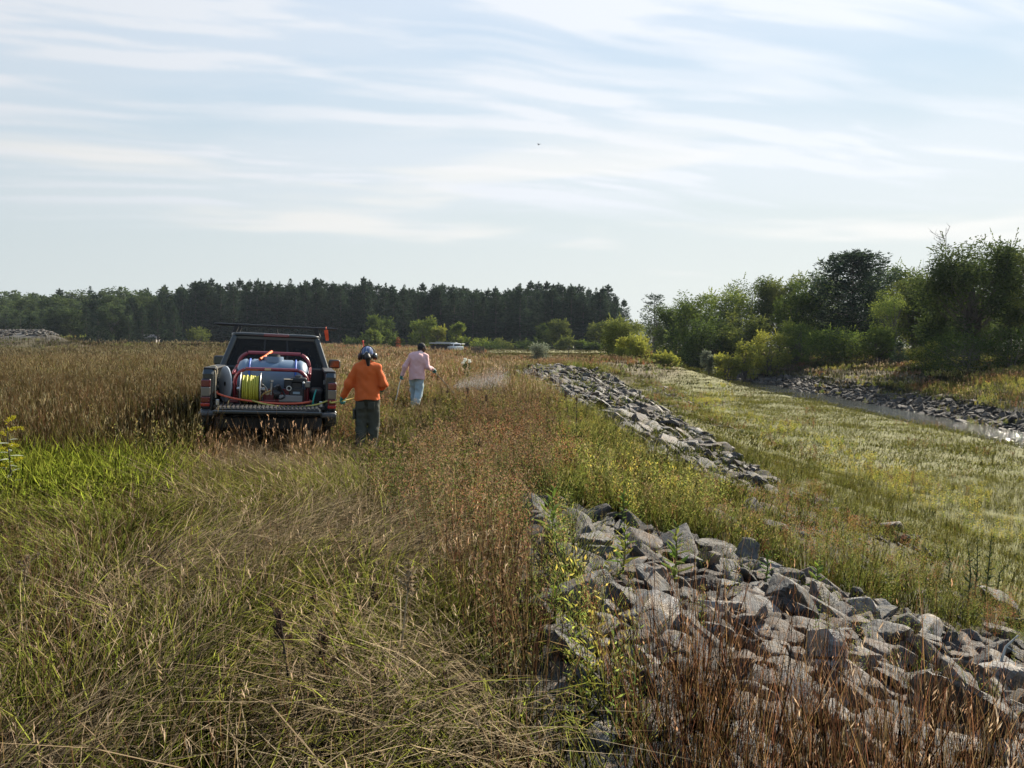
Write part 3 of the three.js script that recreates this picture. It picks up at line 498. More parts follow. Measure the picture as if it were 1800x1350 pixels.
// broad crown: lumps of foliage carried by limbs, leaves scattered through each lump with gaps between
function broadTree(seed, o) {             // o: H, W, base (crown starts), lumps, leaves, leaf, cols, stems
  const R = rng(seed), crown = new MB(), wood = new MB(), bark = o.bark || [0.10, 0.085, 0.07], lumps = [];
  for (let k = 0; k < o.lumps; k++) {
    const t = Math.pow(R(), 0.8), y = lerp(o.base, 0.92, t) * o.H, prof = Math.sqrt(Math.max(0.05, 1 - Math.pow((y / o.H - (o.wide ?? 0.5)) / (y / o.H > (o.wide ?? 0.5) ? 1.04 - (o.wide ?? 0.5) : (o.wide ?? 0.5) + (o.skirt ?? 0.1)), 2)));
    const a = R() * 6.283, q = (0.35 + 0.65 * Math.sqrt(R())) * prof * o.W * 0.42;
    lumps.push({ x: Math.cos(a) * q, y: y + (R() - 0.5) * 0.06 * o.H, z: Math.sin(a) * q, r: o.W * lerp(0.10, 0.2, R()) * (o.lumpR ?? 1), tone: 0.75 + 0.5 * R(), tint: R() });
  }
  const stems = o.stems || 1;
  for (let s = 0; s < stems; s++) { const a = R() * 6.283, sp = stems > 1 ? 0.12 * o.W * R() : 0; const base = V(Math.cos(a) * sp * 0.4, -0.15, Math.sin(a) * sp * 0.4), top = V(Math.cos(a) * sp * 1.6, o.H * (0.7 + 0.12 * R()), Math.sin(a) * sp * 1.6); limb(wood, base, top, o.H * 0.017 + 0.03, o.H * 0.004, R, bark, 0); for (const l of lumps) if (R() < 0.8 / stems + 0.15) { const t = clamp(l.y / o.H - 0.22, 0.12, 0.8); limb(wood, V(lerp(base.x, top.x, t), lerp(base.y, top.y, t), lerp(base.z, top.z, t)), V(l.x, l.y, l.z), o.H * 0.005 + 0.01, 0.012, R, bark); } }
  const per = Math.round(o.leaves / o.lumps);
  for (const l of lumps) for (let k = 0; k < per; k++) {
    const z = R() * 2 - 1, a = R() * 6.283, s = Math.sqrt(1 - z * z), q = Math.pow(R(), 0.42) * l.r * (1 + 0.35 * (R() - 0.3));
    const dx = Math.cos(a) * s, dy = z, dz = Math.sin(a) * s, x = l.x + dx * q, y = l.y + dy * q * 0.8, zz = l.z + dz * q;
    if (y < 0.03) continue;
    const c = vary(mul3(mix3(o.cols[0], o.cols[1], clamp(l.tint + 0.5 * (R() - 0.5), 0, 1)), l.tone), R, 0.22), b = R() * 6.283;
    crown.leaf(x, y, zz, dx + Math.cos(b) * 0.9, dy * 0.6 + 0.25 - 0.7 * R(), dz + Math.sin(b) * 0.9, o.leaf * (0.7 + 0.7 * R()), o.leaf * (0.38 + 0.25 * R()), R() * 6.283, c);
  }
  for (let k = 0; k < (o.sprigs ?? 60); k++) {        // twigs that break the outline
    const l = lumps[Math.floor(R() * lumps.length)], a = R() * 6.283, up = R() * 0.9 + 0.15, dx = Math.cos(a) * (1 - up * 0.6), dz = Math.sin(a) * (1 - up * 0.6), L = l.r * (0.5 + 0.5 * R());
    for (let j = 0; j < 9; j++) { const t = 0.8 * l.r + L * j / 9; crown.leaf(l.x + dx * t, l.y + up * t, l.z + dz * t, dx + R() - 0.5, up + R() - 0.5, dz + R() - 0.5, o.leaf * (0.8 + 0.4 * R()), o.leaf * 0.45, R() * 6.283, vary(mul3(o.cols[1], l.tone), R, 0.25)); }
  }
  return { crown: crown.build(), trunk: wood.build() };
}
// white pine: whorls of level limbs, each carrying flat plumes of needles
function pineTree(seed, o) {              // o: H, W, base, whorls, tufts, cols, needle, round
  const R = rng(seed), crown = new MB(), wood = new MB(), bark = [0.075, 0.062, 0.055], lx = (R() - 0.5) * 0.03 * o.H;
  wood.tube([V(0, -0.2, 0), V(lx * 0.4, o.H * 0.4, 0), V(lx, o.H * 0.75, 0), V(lx, o.H * 0.985, 0)], [o.H * 0.014 + 0.04, o.H * 0.011, o.H * 0.006, 0.02], bark, 6);
  for (let w = 0; w < o.whorls; w++) {
    const t = (w + 0.6 * R()) / o.whorls; if (o.fine && t > 0.94) continue; const y = lerp(o.base, 0.985, Math.pow(t, 0.9)) * o.H, env = o.round ? Math.pow(Math.max(0, 1 - Math.pow(t, o.round)), 0.62) * ss(-0.35, 0.3, t) : Math.pow(1 - t, 0.8) * 0.93 + 0.05;
    const n = 4 + Math.floor(R() * 3), a0 = R() * 6.283;
    for (let k = 0; k < n; k++) {
      const a = a0 + k / n * 6.283 + (R() - 0.5) * 0.7, L = o.W * 0.5 * env * (0.62 + 0.5 * R()); if (L < 0.15) continue;
      const dx = Math.cos(a), dz = Math.sin(a), rise = (o.rise ?? 0.12) + 0.35 * t + (R() - 0.5) * 0.2, tip = V(lx * t + dx * L, y + rise * L, dz * L);
      wood.tube([V(lx * t, y, 0), tip], [0.012 + L * 0.012, 0.006], bark, 3);
      const m = Math.max(3, Math.round(o.tufts * (0.35 + 0.65 * L / (o.W * 0.5)))), tone = 0.72 + 0.55 * R();
      for (let j = 0; j < m; j++) {
        const s = 0.22 + 0.8 * Math.pow((j + R()) / m, 0.8), side = (R() - 0.5) * 0.62 * L * (1.15 - s * 0.6), x = lx * t + dx * L * s - dz * side, z = dz * L * s + dx * side, yy = y + rise * L * s * s + (R() - 0.5) * 0.2 * L + (R() - 0.3) * 0.4 * o.H / o.whorls, c = mul3(mix3(o.cols[0], o.cols[1], R()), tone);
        for (let f = 0; f < 4; f++) { const b = R() * 6.283; crown.leaf(x, yy, z, dx * 0.7 + Math.cos(b), 0.15 + 0.75 * R() + (o.fine ? 2.4 * ss(0.72, 0.98, t) : 0), dz * 0.7 + Math.sin(b), o.needle * (0.7 + 0.6 * R()) * (1 - 0.5 * t * (o.fine ?? 0)), o.needle * 0.22 * (1 - 0.4 * t * (o.fine ?? 0)), R() * 6.283, vary(c, R, 0.25)); }
      }
    }
  }
  if (o.fine) for (let k = 0; k < 60; k++) { const tt = R(), a = R() * 6.283, w = 0.085 * o.W * (1.15 - tt) * R(); crown.leaf(lx + Math.cos(a) * w, lerp(0.84, 0.99, tt) * o.H, Math.sin(a) * w, Math.cos(a) * (1 - 0.6 * tt), 0.9 + tt, Math.sin(a) * (1 - 0.6 * tt), o.needle * (1.0 - 0.45 * tt), o.needle * 0.2, R() * 6.283, vary(mix3(o.cols[0], o.cols[1], R()), R, 0.25)); }
  return { crown: crown.build(), trunk: wood.build() };
}
const DARK_G = [[0.034, 0.056, 0.014], [0.075, 0.105, 0.022]], MID_G = [[0.05, 0.08, 0.017], [0.12, 0.16, 0.03]], LIGHT_G = [[0.09, 0.13, 0.025], [0.2, 0.24, 0.045]], OLIVE_G = [[0.06, 0.08, 0.02], [0.14, 0.16, 0.036]], YELLOW_G = [[0.16, 0.18, 0.035], [0.32, 0.32, 0.055]], SILVER_G = [[0.13, 0.155, 0.10], [0.22, 0.24, 0.17]], PINE_G = [[0.020, 0.036, 0.022], [0.045, 0.068, 0.036]];
function standTree(kind, made, label, category, x, D, turn, scale, group) {
  const t = thing(kind, label, category, x, groundY(x, D) - 0.05, -D, turn, group);
  part(t, 'trunk', made.trunk, BARK); part(t, 'crown', made.crown, LEAF); t.scale.set(...scale); return t;
}
function copyTree(src, x, D, turn, scale, label) { const c = src.clone(); c.name = numbered(src.name.replace(/_\d{3}$/, '')); c.userData = { ...src.userData }; if (label) c.userData.label = label; c.position.set(x, groundY(x, D) - 0.05, -D); c.rotation.y = turn; c.scale.set(...scale); scene.add(c); return c; }
// one tree given by where it stands and how tall and wide it shows
function tree(kind, seed, px, topY, D, wpx, style, label, category, extra = {}) {
  const x = lateral(px, D), W = wpx / FPX * D, H = Math.max(0.6, (heightAt(topY, D) - groundY(x, D)) * (style.make === 'broad' && D < 195 && D > 76 ? 1.07 : 1)), shape = { pine: pineTree, broad: broadTree }[style.make](seed, { ...style, H, W, ...extra });
  return standTree(kind, shape, label, category, x, D, 0, [1, 1, 1]);
}
const BROAD = { make: 'broad', base: 0.14, lumps: 60, leaves: 13000, leaf: 0.36, cols: MID_G, wide: 0.56 };
const BUSH = { make: 'broad', base: 0.06, lumps: 26, leaves: 4500, leaf: 0.24, cols: LIGHT_G, stems: 4, wide: 0.42, skirt: 0.3, sprigs: 50 };
// --- right bank, nearest first
tree('broadleaf_tree', 1, 1716, 428, 72, 205, { ...BROAD, base: 0.14, lumps: 74, leaves: 27000, leaf: 0.27, cols: [[0.035, 0.055, 0.018], [0.085, 0.115, 0.03]], stems: 5, wide: 0.62, skirt: 0.35, lumpR: 0.82, sprigs: 160 }, 'large dark leafy tree with many thin stems near the right edge', 'tree');
tree('broadleaf_tree', 2, 1822, 410, 66, 110, { ...BROAD, base: 0.1, lumps: 34, leaves: 5200, leaf: 0.19, lumpR: 0.8, stems: 2, cols: OLIVE_G, sprigs: 90 }, 'open branched tree cut off by the right edge of the photo', 'tree');
tree('shrub', 3, 1700, 590, 64, 190, { ...BUSH, lumps: 40, leaves: 7000, cols: DARK_G, leaf: 0.16 }, 'dark low undergrowth shrub beneath the large tree at right', 'shrub');
tree('shrub', 4, 1775, 575, 62, 90, { ...BUSH, cols: DARK_G, leaf: 0.15 }, 'dark shrub at the foot of the rightmost trees', 'shrub');
tree('shrub', 5, 1628, 600, 70, 62, { ...BUSH, cols: YELLOW_G, leaf: 0.14 }, 'yellow green low shrub left of the large dark tree', 'shrub');
tree('conifer', 6, 1581, 598, 78, 34, { make: 'pine', base: 0.04, whorls: 14, tufts: 10, needle: 0.22, cols: PINE_G }, 'small dark young conifer standing on the far bank', 'tree');
tree('sapling', 7, 1567, 518, 88, 74, { ...BROAD, base: 0.1, lumps: 34, leaves: 5500, leaf: 0.18, cols: LIGHT_G, stems: 2, wide: 0.45 }, 'tall light green sapling just right of the big pine', 'tree');
tree('broadleaf_tree', 8, 1610, 500, 95, 110, { ...BROAD, cols: OLIVE_G, leaves: 7000 }, 'olive green tree between the pine and the large right tree', 'tree');
tree('broadleaf_tree', 9, 1660, 505, 92, 120, { ...BROAD, cols: DARK_G, leaves: 7000 }, 'dark tree behind the left flank of the large right tree', 'tree');
tree('pine_tree', 10, 1497, 446, 104, 165, { make: 'pine', base: 0.05, whorls: 30, tufts: 36, needle: 0.6, cols: PINE_G, round: 3.4, rise: 0.1 }, 'big dark white pine rising above the right tree line', 'tree');
tree('broadleaf_tree', 11, 1570, 478, 118, 110, { ...BROAD, cols: MID_G }, 'rounded green tree behind the right side of the big pine', 'tree');
tree('shrub', 12, 1470, 585, 90, 130, { ...BUSH, lumps: 36, leaves: 6500, cols: [[0.065, 0.1, 0.02], [0.15, 0.19, 0.035]] }, 'broad mid green shrub in front of the big pine', 'shrub');
tree('shrub', 13, 1545, 575, 86, 52, { ...BUSH, cols: LIGHT_G }, 'pale green bush at the right foot of the big pine', 'shrub');
tree('shrub', 14, 1402, 568, 95, 62, { ...BUSH, cols: LIGHT_G, leaves: 5000 }, 'light green bush left of the big pine', 'shrub');
tree('shrub', 15, 1352, 588, 93, 74, { ...BUSH, cols: YELLOW_G }, 'yellowish green bush on the far bank in front of the tree line', 'shrub');
tree('shrub', 16, 1308, 604, 92, 40, { ...BUSH, cols: YELLOW_G, leaves: 3000 }, 'small yellowish bush beside the narrow end of the stream', 'shrub');
tree('shrub', 17, 1246, 618, 94, 30, { ...BUSH, cols: SILVER_G, leaves: 2400 }, 'tiny pale bush where the stream disappears', 'shrub');
tree('shrub', 18, 1278, 622, 92, 42, { ...BUSH, cols: YELLOW_G, leaves: 2400 }, 'low straw coloured bush at the water end of the far bank', 'shrub');
tree('broadleaf_tree', 19, 1430, 486, 118, 108, { ...BROAD, cols: MID_G, leaves: 9000 }, 'green tree directly left of the big pine', 'tree');
tree('broadleaf_tree', 20, 1372, 492, 128, 96, { ...BROAD, cols: OLIVE_G }, 'olive tree second left of the big pine', 'tree');
tree('broadleaf_tree', 21, 1322, 498, 132, 110, { ...BROAD, cols: MID_G, leaves: 9000 }, 'tall rounded tree in the middle of the right tree line', 'tree');
tree('broadleaf_tree', 22, 1268, 512, 128, 100, { ...BROAD, cols: LIGHT_G, leaves: 8000 }, 'lighter green tree where the tree line starts to fall', 'tree');
tree('broadleaf_tree', 23, 1225, 522, 122, 92, { ...BROAD, base: 0.05, cols: MID_G, leaves: 8000, skirt: 0.3 }, 'leafy tree leaning toward the end of the stream', 'tree');
tree('broadleaf_tree', 24, 1250, 570, 112, 110, { ...BROAD, base: 0.03, cols: DARK_G, leaves: 8000, skirt: 0.4, wide: 0.4 }, 'dark low spreading tree over the bend of the stream', 'tree');
tree('broadleaf_tree', 25, 1190, 545, 135, 74, { ...BROAD, base: 0.05, cols: DARK_G, skirt: 0.3 }, 'dark tree behind the two yellow green bushes', 'tree');
tree('broadleaf_tree', 26, 1152, 538, 150, 56, { ...BROAD, base: 0.05, cols: DARK_G, leaves: 6000, leaf: 0.26 }, 'dark rounded tree left end of the right tree line', 'tree');
tree('pine_tree', 27, 1150, 517, 190, 62, { make: 'pine', base: 0.1, whorls: 16, tufts: 9, needle: 0.7, cols: PINE_G, round: 3 }, 'dark pine rising behind the left end of the right tree line', 'tree');
tree('broadleaf_tree', 28, 1205, 530, 185, 70, { ...BROAD, cols: MID_G, leaf: 0.3, leaves: 6000 }, 'distant green tree right of the small dark pine', 'tree');
tree('shrub', 29, 1096, 568, 92, 86, { ...BUSH, lumps: 34, leaves: 7500, cols: [[0.10, 0.125, 0.03], [0.2, 0.225, 0.055]], base: 0.1 }, 'large bright green bush at the end of the dike', 'shrub');
tree('shrub', 30, 1112, 594, 84, 62, { ...BUSH, cols: YELLOW_G, leaves: 5000 }, 'yellow green bush in front of the large bright bush', 'shrub');
tree('shrub', 31, 1165, 628, 80, 56, { ...BUSH, cols: YELLOW_G, leaves: 3500 }, 'low yellow bush on the slope near the stream end', 'shrub');
tree('shrub', 32, 1130, 632, 86, 40, { ...BUSH, cols: [[0.12, 0.08, 0.035], [0.2, 0.13, 0.05]], leaves: 2400 }, 'low rust brown bush beside the yellow bush', 'shrub');
tree('broadleaf_tree', 33, 1500, 500, 135, 130, { ...BROAD, cols: DARK_G, leaf: 0.26 }, 'dark tree mostly hidden behind the big pine', 'tree');
tree('broadleaf_tree', 34, 1400, 520, 105, 80, { ...BROAD, base: 0.05, cols: DARK_G, leaves: 6500, skirt: 0.3 }, 'dark leafy tree behind the light bush left of the pine', 'tree');
tree('broadleaf_tree', 35, 1310, 560, 108, 84, { ...BROAD, base: 0.03, cols: OLIVE_G, leaves: 6500, skirt: 0.4 }, 'low olive tree behind the yellowish bank bushes', 'tree');
tree('broadleaf_tree', 36, 1700, 470, 100, 150, { ...BROAD, cols: DARK_G, leaf: 0.26 }, 'dark tree seen through the stems of the large right tree', 'tree');
tree('broadleaf_tree', 37, 1800, 450, 90, 130, { ...BROAD, cols: DARK_G, leaf: 0.24 }, 'dark tree behind the trees at the right edge', 'tree');
tree('broadleaf_tree', 38, 1660, 540, 125, 150, { ...BROAD, base: 0.02, skirt: 0.5, wide: 0.4, cols: DARK_G, leaf: 0.32 }, 'dark low spreading tree behind the undergrowth at right', 'tree');
tree('broadleaf_tree', 39, 1760, 530, 118, 150, { ...BROAD, base: 0.02, skirt: 0.5, wide: 0.4, cols: DARK_G, leaf: 0.32 }, 'dark low tree glimpsed behind the rightmost stems', 'tree');
tree('broadleaf_tree', 40, 1450, 555, 140, 170, { ...BROAD, base: 0.02, skirt: 0.5, wide: 0.4, cols: DARK_G, leaf: 0.34 }, 'dark low tree deep behind the shrubs at the big pine', 'tree');
// --- bare dead tree
{
  const D = 76, x = lateral(1668, D), R = rng(41), t = thing('dead_tree', 'leafless grey tree with thin bare branches beside the large right tree', 'tree', x, groundY(x, D), -D), wood = new MB(), tw = new MB(), c = [0.17, 0.155, 0.14], H = heightAt(402, D) - groundY(x, D);
  wood.tube([V(0, -0.2, 0), V(-0.3, H * 0.4, 0), V(-0.55, H * 0.7, 0), V(-0.7, H, 0.1)], [0.14, 0.1, 0.06, 0.015], c, 6); part(t, 'trunk', wood.build(), BARK);
  for (let k = 0; k < 26; k++) { const s = 0.45 + 0.5 * R(), a = Math.PI + (R() - 0.5) * 3.2, L = H * 0.2 * (1.25 - s) * (0.6 + R()), p = V(-0.75 * s, H * s, 0), q = V(p.x + Math.cos(a) * L, p.y + L * (0.35 + 0.5 * R()), Math.sin(a) * L); tw.tube([p, p.clone().lerp(q, 0.5).add(V(0, -0.06 * L, 0)), q], [0.03, 0.02, 0.009], c, 4); for (let j = 0; j < 5; j++) { const f = 0.35 + 0.6 * R(), m = p.clone().lerp(q, f), e = V(m.x + (R() - 0.6) * L * 0.5, m.y + R() * L * 0.4, m.z + (R() - 0.5) * L * 0.4); tw.tube([m, e], [0.014, 0.006], c, 3); } }
  part(t, 'branches', tw.build(), BARK);
}
// --- the far wood: individual pines along its front, the depth behind them as one mass
{
  const R = rng(55), vars = []; for (let k = 0; k < 7; k++) vars.push(pineTree(500 + k, { H: 20, W: 8 + 2.5 * R(), base: 0.05 + 0.08 * R(), whorls: 24, tufts: 13, needle: 0.95, cols: PINE_G, round: k % 3 === 1 ? 1.35 : 0, rise: 0.1, fine: 0.7 }));
  const LBL = 'tall dark pine in the wood across the far field', GRP = 'pines of the far wood', protos = []; const back = vars.map(() => []);
  const top = (px) => px < 330 ? lerp(512, 499, px / 330) : px < 650 ? 492 : px < 830 ? 499 : px < 900 ? 505 : px < 1010 ? 497 : px < 1070 ? 502 : 520;
  const put = (px, D, tpy, wide) => { const x = lateral(px, D), y = groundY(x, D), k = Math.floor(R() * vars.length), H = (heightAt(tpy, D) - y) / 20; if (H < 0.2) return; const sc = [H * wide, H, H * wide], turn = R() * 6.28; if (protos[k]) copyTree(protos[k], x, D, turn, sc); else protos[k] = standTree('far_pine', vars[k], LBL, 'tree', x, D, turn, sc, GRP); };
  for (let px = 318; px < 1098; px += 7 + 16 * R()) put(px, 238 + 10 * R(), top(px) + 7 + (R() - 0.5) * 14, 1.05 + 0.35 * R());
  for (let px = 325; px < 1085; px += 8 + 15 * R()) put(px, 258 + 8 * R(), top(px) + 1 + (R() - 0.5) * 11, 1.0 + 0.35 * R());
  put(1082, 236, 517, 0.8); put(1060, 240, 503, 0.95); put(640, 240, 486, 1.0); put(322, 236, 500, 1.05);
  for (let px = 340; px < 1075; px += 11) { const D = 275 + 25 * R(), x = lateral(px, D), y = groundY(x, D), H = (heightAt(top(px) + 8, D) - y) / 20; back[Math.floor(R() * vars.length)].push({ x, y, z: -D, s: H * 1.2, sy: H * (0.9 + 0.1 * R()), yaw: R() * 6.28 }); }
  for (let px = 330; px < 1090; px += 9) { const D = 243 + 20 * R(), x = lateral(px, D), y = groundY(x, D), H = (heightAt(545 + 20 * R(), D) - y) / 20; back[Math.floor(R() * vars.length)].push({ x, y: y - 0.5, z: -D, s: H * 1.9, sy: H, yaw: R() * 6.28 }); }
  // left wood: mixed
  const bl = broadTree(561, { ...BROAD, H: 18, W: 12, lumps: 40, leaves: 5200, leaf: 0.75, cols: [[0.04, 0.062, 0.025], [0.085, 0.115, 0.04]], sprigs: 20 }), bl2 = broadTree(562, { ...BROAD, H: 18, W: 11, lumps: 34, leaves: 4600, leaf: 0.75, cols: [[0.032, 0.052, 0.024], [0.065, 0.09, 0.036]], sprigs: 20 });
  let b0 = null, b1 = null; const LB = 'rounded leafy tree in the mixed wood at far left', GB = 'leafy trees of the left wood';
  for (let row = 0; row < 3; row++) for (let px = -30 + 7 * row; px < 318; px += 19 + 10 * R()) {
    const D = 205 + row * 28 + 8 * R() + Math.max(0, 100 - px) * 0.25, t = top(px) + (2 - row) * 13 + (R() - 0.5) * 12, x = lateral(px, D), y = groundY(x, D);
    if (R() < 0.5) { put(px, D, t, 1.15); continue; }
    const H = (heightAt(t, D) - y) / 18, sc = [H * 1.05, H, H * 1.05], turn = R() * 6.28;
    if (R() < 0.5) { if (b0) copyTree(b0, x, D, turn, sc); else b0 = standTree('leafy_tree', bl, LB, 'tree', x, D, turn, sc, GB); } else { if (b1) copyTree(b1, x, D, turn, sc); else b1 = standTree('leafy_tree', bl2, LB, 'tree', x, D, turn, sc, GB); }
  }
  for (let px = -40; px < 330; px += 10) { const D = 282 + 20 * R(), x = lateral(px, D), y = groundY(x, D), H = (heightAt(top(px) + 14, D) - y) / 20; back[Math.floor(R() * vars.length)].push({ x, y: y - 0.5, z: -D, s: H * 1.5, sy: H, yaw: R() * 6.28 }); }
  for (let px = -40; px < 330; px += 8) { const D = 232 + 26 * R(), x = lateral(px, D), y = groundY(x, D), H = (heightAt(560 + 16 * R(), D) - y) / 20; back[Math.floor(R() * vars.length)].push({ x, y: y - 0.5, z: -D, s: H * 2, sy: H, yaw: R() * 6.28 }); }
  const g = stuff('far_wood', 'dark depth of the wood behind the front trees across the field', 'wood'); back.forEach((l, k) => scatterCopies(g, 'wood_trees', mergeGeometries([vars[k].crown, vars[k].trunk]), LEAF, l));
  // lone trees and shrubs before the far wood
  const far = { ...BROAD, leaf: 0.5, leaves: 4200, lumps: 30, base: 0.08, skirt: 0.3, wide: 0.5, sprigs: 40 };
  tree('field_tree', 70, 745, 557, 198, 52, { ...far, cols: LIGHT_G }, 'rounded green tree standing before the far wood, larger of a close pair', 'tree');
  tree('field_tree', 71, 771, 572, 196, 28, { ...far, leaves: 2400, cols: YELLOW_G }, 'smaller yellowish tree at the right side of the rounded green tree', 'tree');
  tree('field_tree', 72, 804, 567, 196, 34, { ...far, leaves: 3000, cols: LIGHT_G }, 'single light green tree above the low shelter roof', 'tree');
  tree('field_tree', 73, 668, 556, 205, 52, { ...far, cols: MID_G }, 'green tree behind the worker in the orange shirt', 'tree');
  tree('field_tree', 74, 655, 580, 200, 36, { ...far, leaves: 2400, cols: LIGHT_G }, 'low bright tree edge beside the green tree behind the orange shirt', 'tree');
  tree('field_tree', 75, 983, 563, 205, 44, { ...far, cols: OLIVE_G }, 'dark olive round tree at the edge of the mown field', 'tree');
  tree('field_tree', 76, 955, 569, 212, 32, { ...far, leaves: 2600, cols: DARK_G }, 'dark tree left of the olive round tree', 'tree');
  tree('field_tree', 77, 1054, 562, 200, 48, { ...far, cols: OLIVE_G }, 'wide olive round tree left of the bright bush', 'tree');
  const sh = { ...BUSH, leaf: 0.42, leaves: 1600, lumps: 16 };
  [[1000, 598, 190, 40, OLIVE_G, 'olive shrub mound at the back of the mown field'], [985, 602, 192, 24, LIGHT_G, 'light shrub at the left of the olive shrub mound'], [1022, 599, 190, 24, MID_G, 'round mid green shrub at the right of the olive mound'], [1042, 607, 180, 32, DARK_G, 'dark flat shrub on the mown field below the wide olive tree'], [845, 598, 215, 40, LIGHT_G, 'pale shrub above the dark wooden fence'], [885, 601, 215, 40, OLIVE_G, 'low hedge shrub behind the mown field'], [918, 602, 212, 36, DARK_G, 'dark hedge shrub at the middle back of the mown field'], [700, 596, 195, 24, LIGHT_G, 'light green shrub beside the rust coloured marker'], [620, 598, 205, 40, DARK_G, 'dark shrub left of the worker in the orange shirt'], [860, 607, 205, 60, DARK_G, 'long dark hedge at the foot of the far wood'], [940, 606, 205, 60, DARK_G, 'second dark hedge at the foot of the far wood, right of the first'], [350, 580, 212, 44, OLIVE_G, 'rounded bush right of the little grey roofed shed']].forEach(([px, ty, D, w, cols, label], k) => tree('shrub', 80 + k, px, ty, D, w, { ...sh, cols }, label, 'shrub'));
  tree('shrub', 95, 945, 604, 66, 46, { ...BUSH, leaf: 0.13, leaves: 2600, cols: SILVER_G, base: 0.03 }, 'silvery grey shrub on the crest before the mown field', 'shrub');
  tree('conifer', 96, 700, 588, 170, 9, { make: 'pine', base: 0.05, whorls: 10, tufts: 5, needle: 0.35, cols: [[0.22, 0.07, 0.035], [0.34, 0.12, 0.05]] }, 'narrow rust red conifer between the two workers, far off', 'tree');
}

// ---------------------------------------------------------------- the pickup, seen from behind with its tailgate down
const truckPose = (o) => { o.position.set(TRUCK.x, groundY(TRUCK.x, TRUCK.D) - 0.02, -TRUCK.D); o.rotation.order = 'YXZ'; o.rotation.set(0, TRUCK.yaw, -0.043); o.updateMatrixWorld(true); return o; };
const PAINT = std(0.020, 0.025, 0.025, 0.4, 0.3, { clearcoat: 0.8, clearcoatRoughness: 0.08 }), BLACK = std(0.014, 0.014, 0.015, 0.55), RUBBER = std(0.018, 0.018, 0.018, 0.9), GREYP = std(0.07, 0.07, 0.068, 0.5), STEEL = std(0.45, 0.45, 0.45, 0.35, 0.9), CHROME = std(0.6, 0.6, 0.6, 0.2, 1), DARKM = std(0.03, 0.03, 0.032, 0.42, 0.3);
const REDL = std(0.13, 0.006, 0.008, 0.22, 0, { clearcoat: 1 }), CLEARL = std(0.16, 0.145, 0.12, 0.2, 0, { clearcoat: 1 }), TINT = std(0.03, 0.035, 0.04, 0.02, 0, { transmission: 1, thickness: 0, specularIntensity: 0.45 }), GLASS = std(0.3, 0.34, 0.34, 0.02, 0, { transmission: 1, thickness: 0 });
const rbox = (w, h, d, r = 0.02, seg = 2) => new RoundedBoxGeometry(w, h, d, seg, Math.min(r, w / 2.01, h / 2.01, d / 2.01));
const moved = (g, x, y, z, rx = 0, ry = 0, rz = 0) => { const m = new THREE.Matrix4().compose(V(x, y, z), new THREE.Quaternion().setFromEuler(new THREE.Euler(rx, ry, rz)), V(1, 1, 1)); g.applyMatrix4(m); return g; };
const join = (list) => mergeGeometries(list.map((g) => { const q = g.index ? g.toNonIndexed() : g; for (const k of Object.keys(q.attributes)) if (!['position', 'normal', 'uv'].includes(k)) q.deleteAttribute(k); return q; }));
function beam(a, b, w, d, r = 0.02) { const L = a.distanceTo(b), g = rbox(w, L, d, r); const q = new THREE.Quaternion().setFromUnitVectors(V(0, 1, 0), b.clone().sub(a).normalize()); g.applyMatrix4(new THREE.Matrix4().compose(a.clone().add(b).multiplyScalar(0.5), q, V(1, 1, 1))); return g; }
function pipe(points, r, seg = 48, sides = 10, closed = false) { return new THREE.TubeGeometry(new THREE.CatmullRomCurve3(points, closed, 'catmullrom', 0.5), seg, r, sides, closed); }
function quadPane(a, b, c, d) { const g = new THREE.BufferGeometry(); g.setAttribute('position', new THREE.Float32BufferAttribute([...a.toArray(), ...b.toArray(), ...c.toArray(), ...d.toArray()], 3)); g.setAttribute('uv', new THREE.Float32BufferAttribute([0, 0, 1, 0, 1, 1, 0, 1], 2)); g.setIndex([0, 1, 2, 0, 2, 3]); g.computeVertexNormals(); return g; }
function sideProfile(points, holes, width, bevel = 0.025) {       // outline in (z, y), pushed across x
  const s = new THREE.Shape(points.map(([z, y]) => new THREE.Vector2(z, y))); const g = new THREE.ExtrudeGeometry(s, { depth: width - 2 * bevel, bevelEnabled: bevel > 0, bevelSize: bevel, bevelThickness: bevel, bevelSegments: 2, curveSegments: 12 });
  g.translate(0, 0, bevel - width / 2); g.rotateY(-Math.PI / 2); g.scale(1, 1, 1); return g;      // shape x -> z, depth -> x
}
function archPoints(zc, yc, r, from, to, n = 12) { const o = []; for (let k = 0; k <= n; k++) { const a = lerp(from, to, k / n); o.push([zc + Math.cos(a) * r, yc + Math.sin(a) * r]); } return o; }
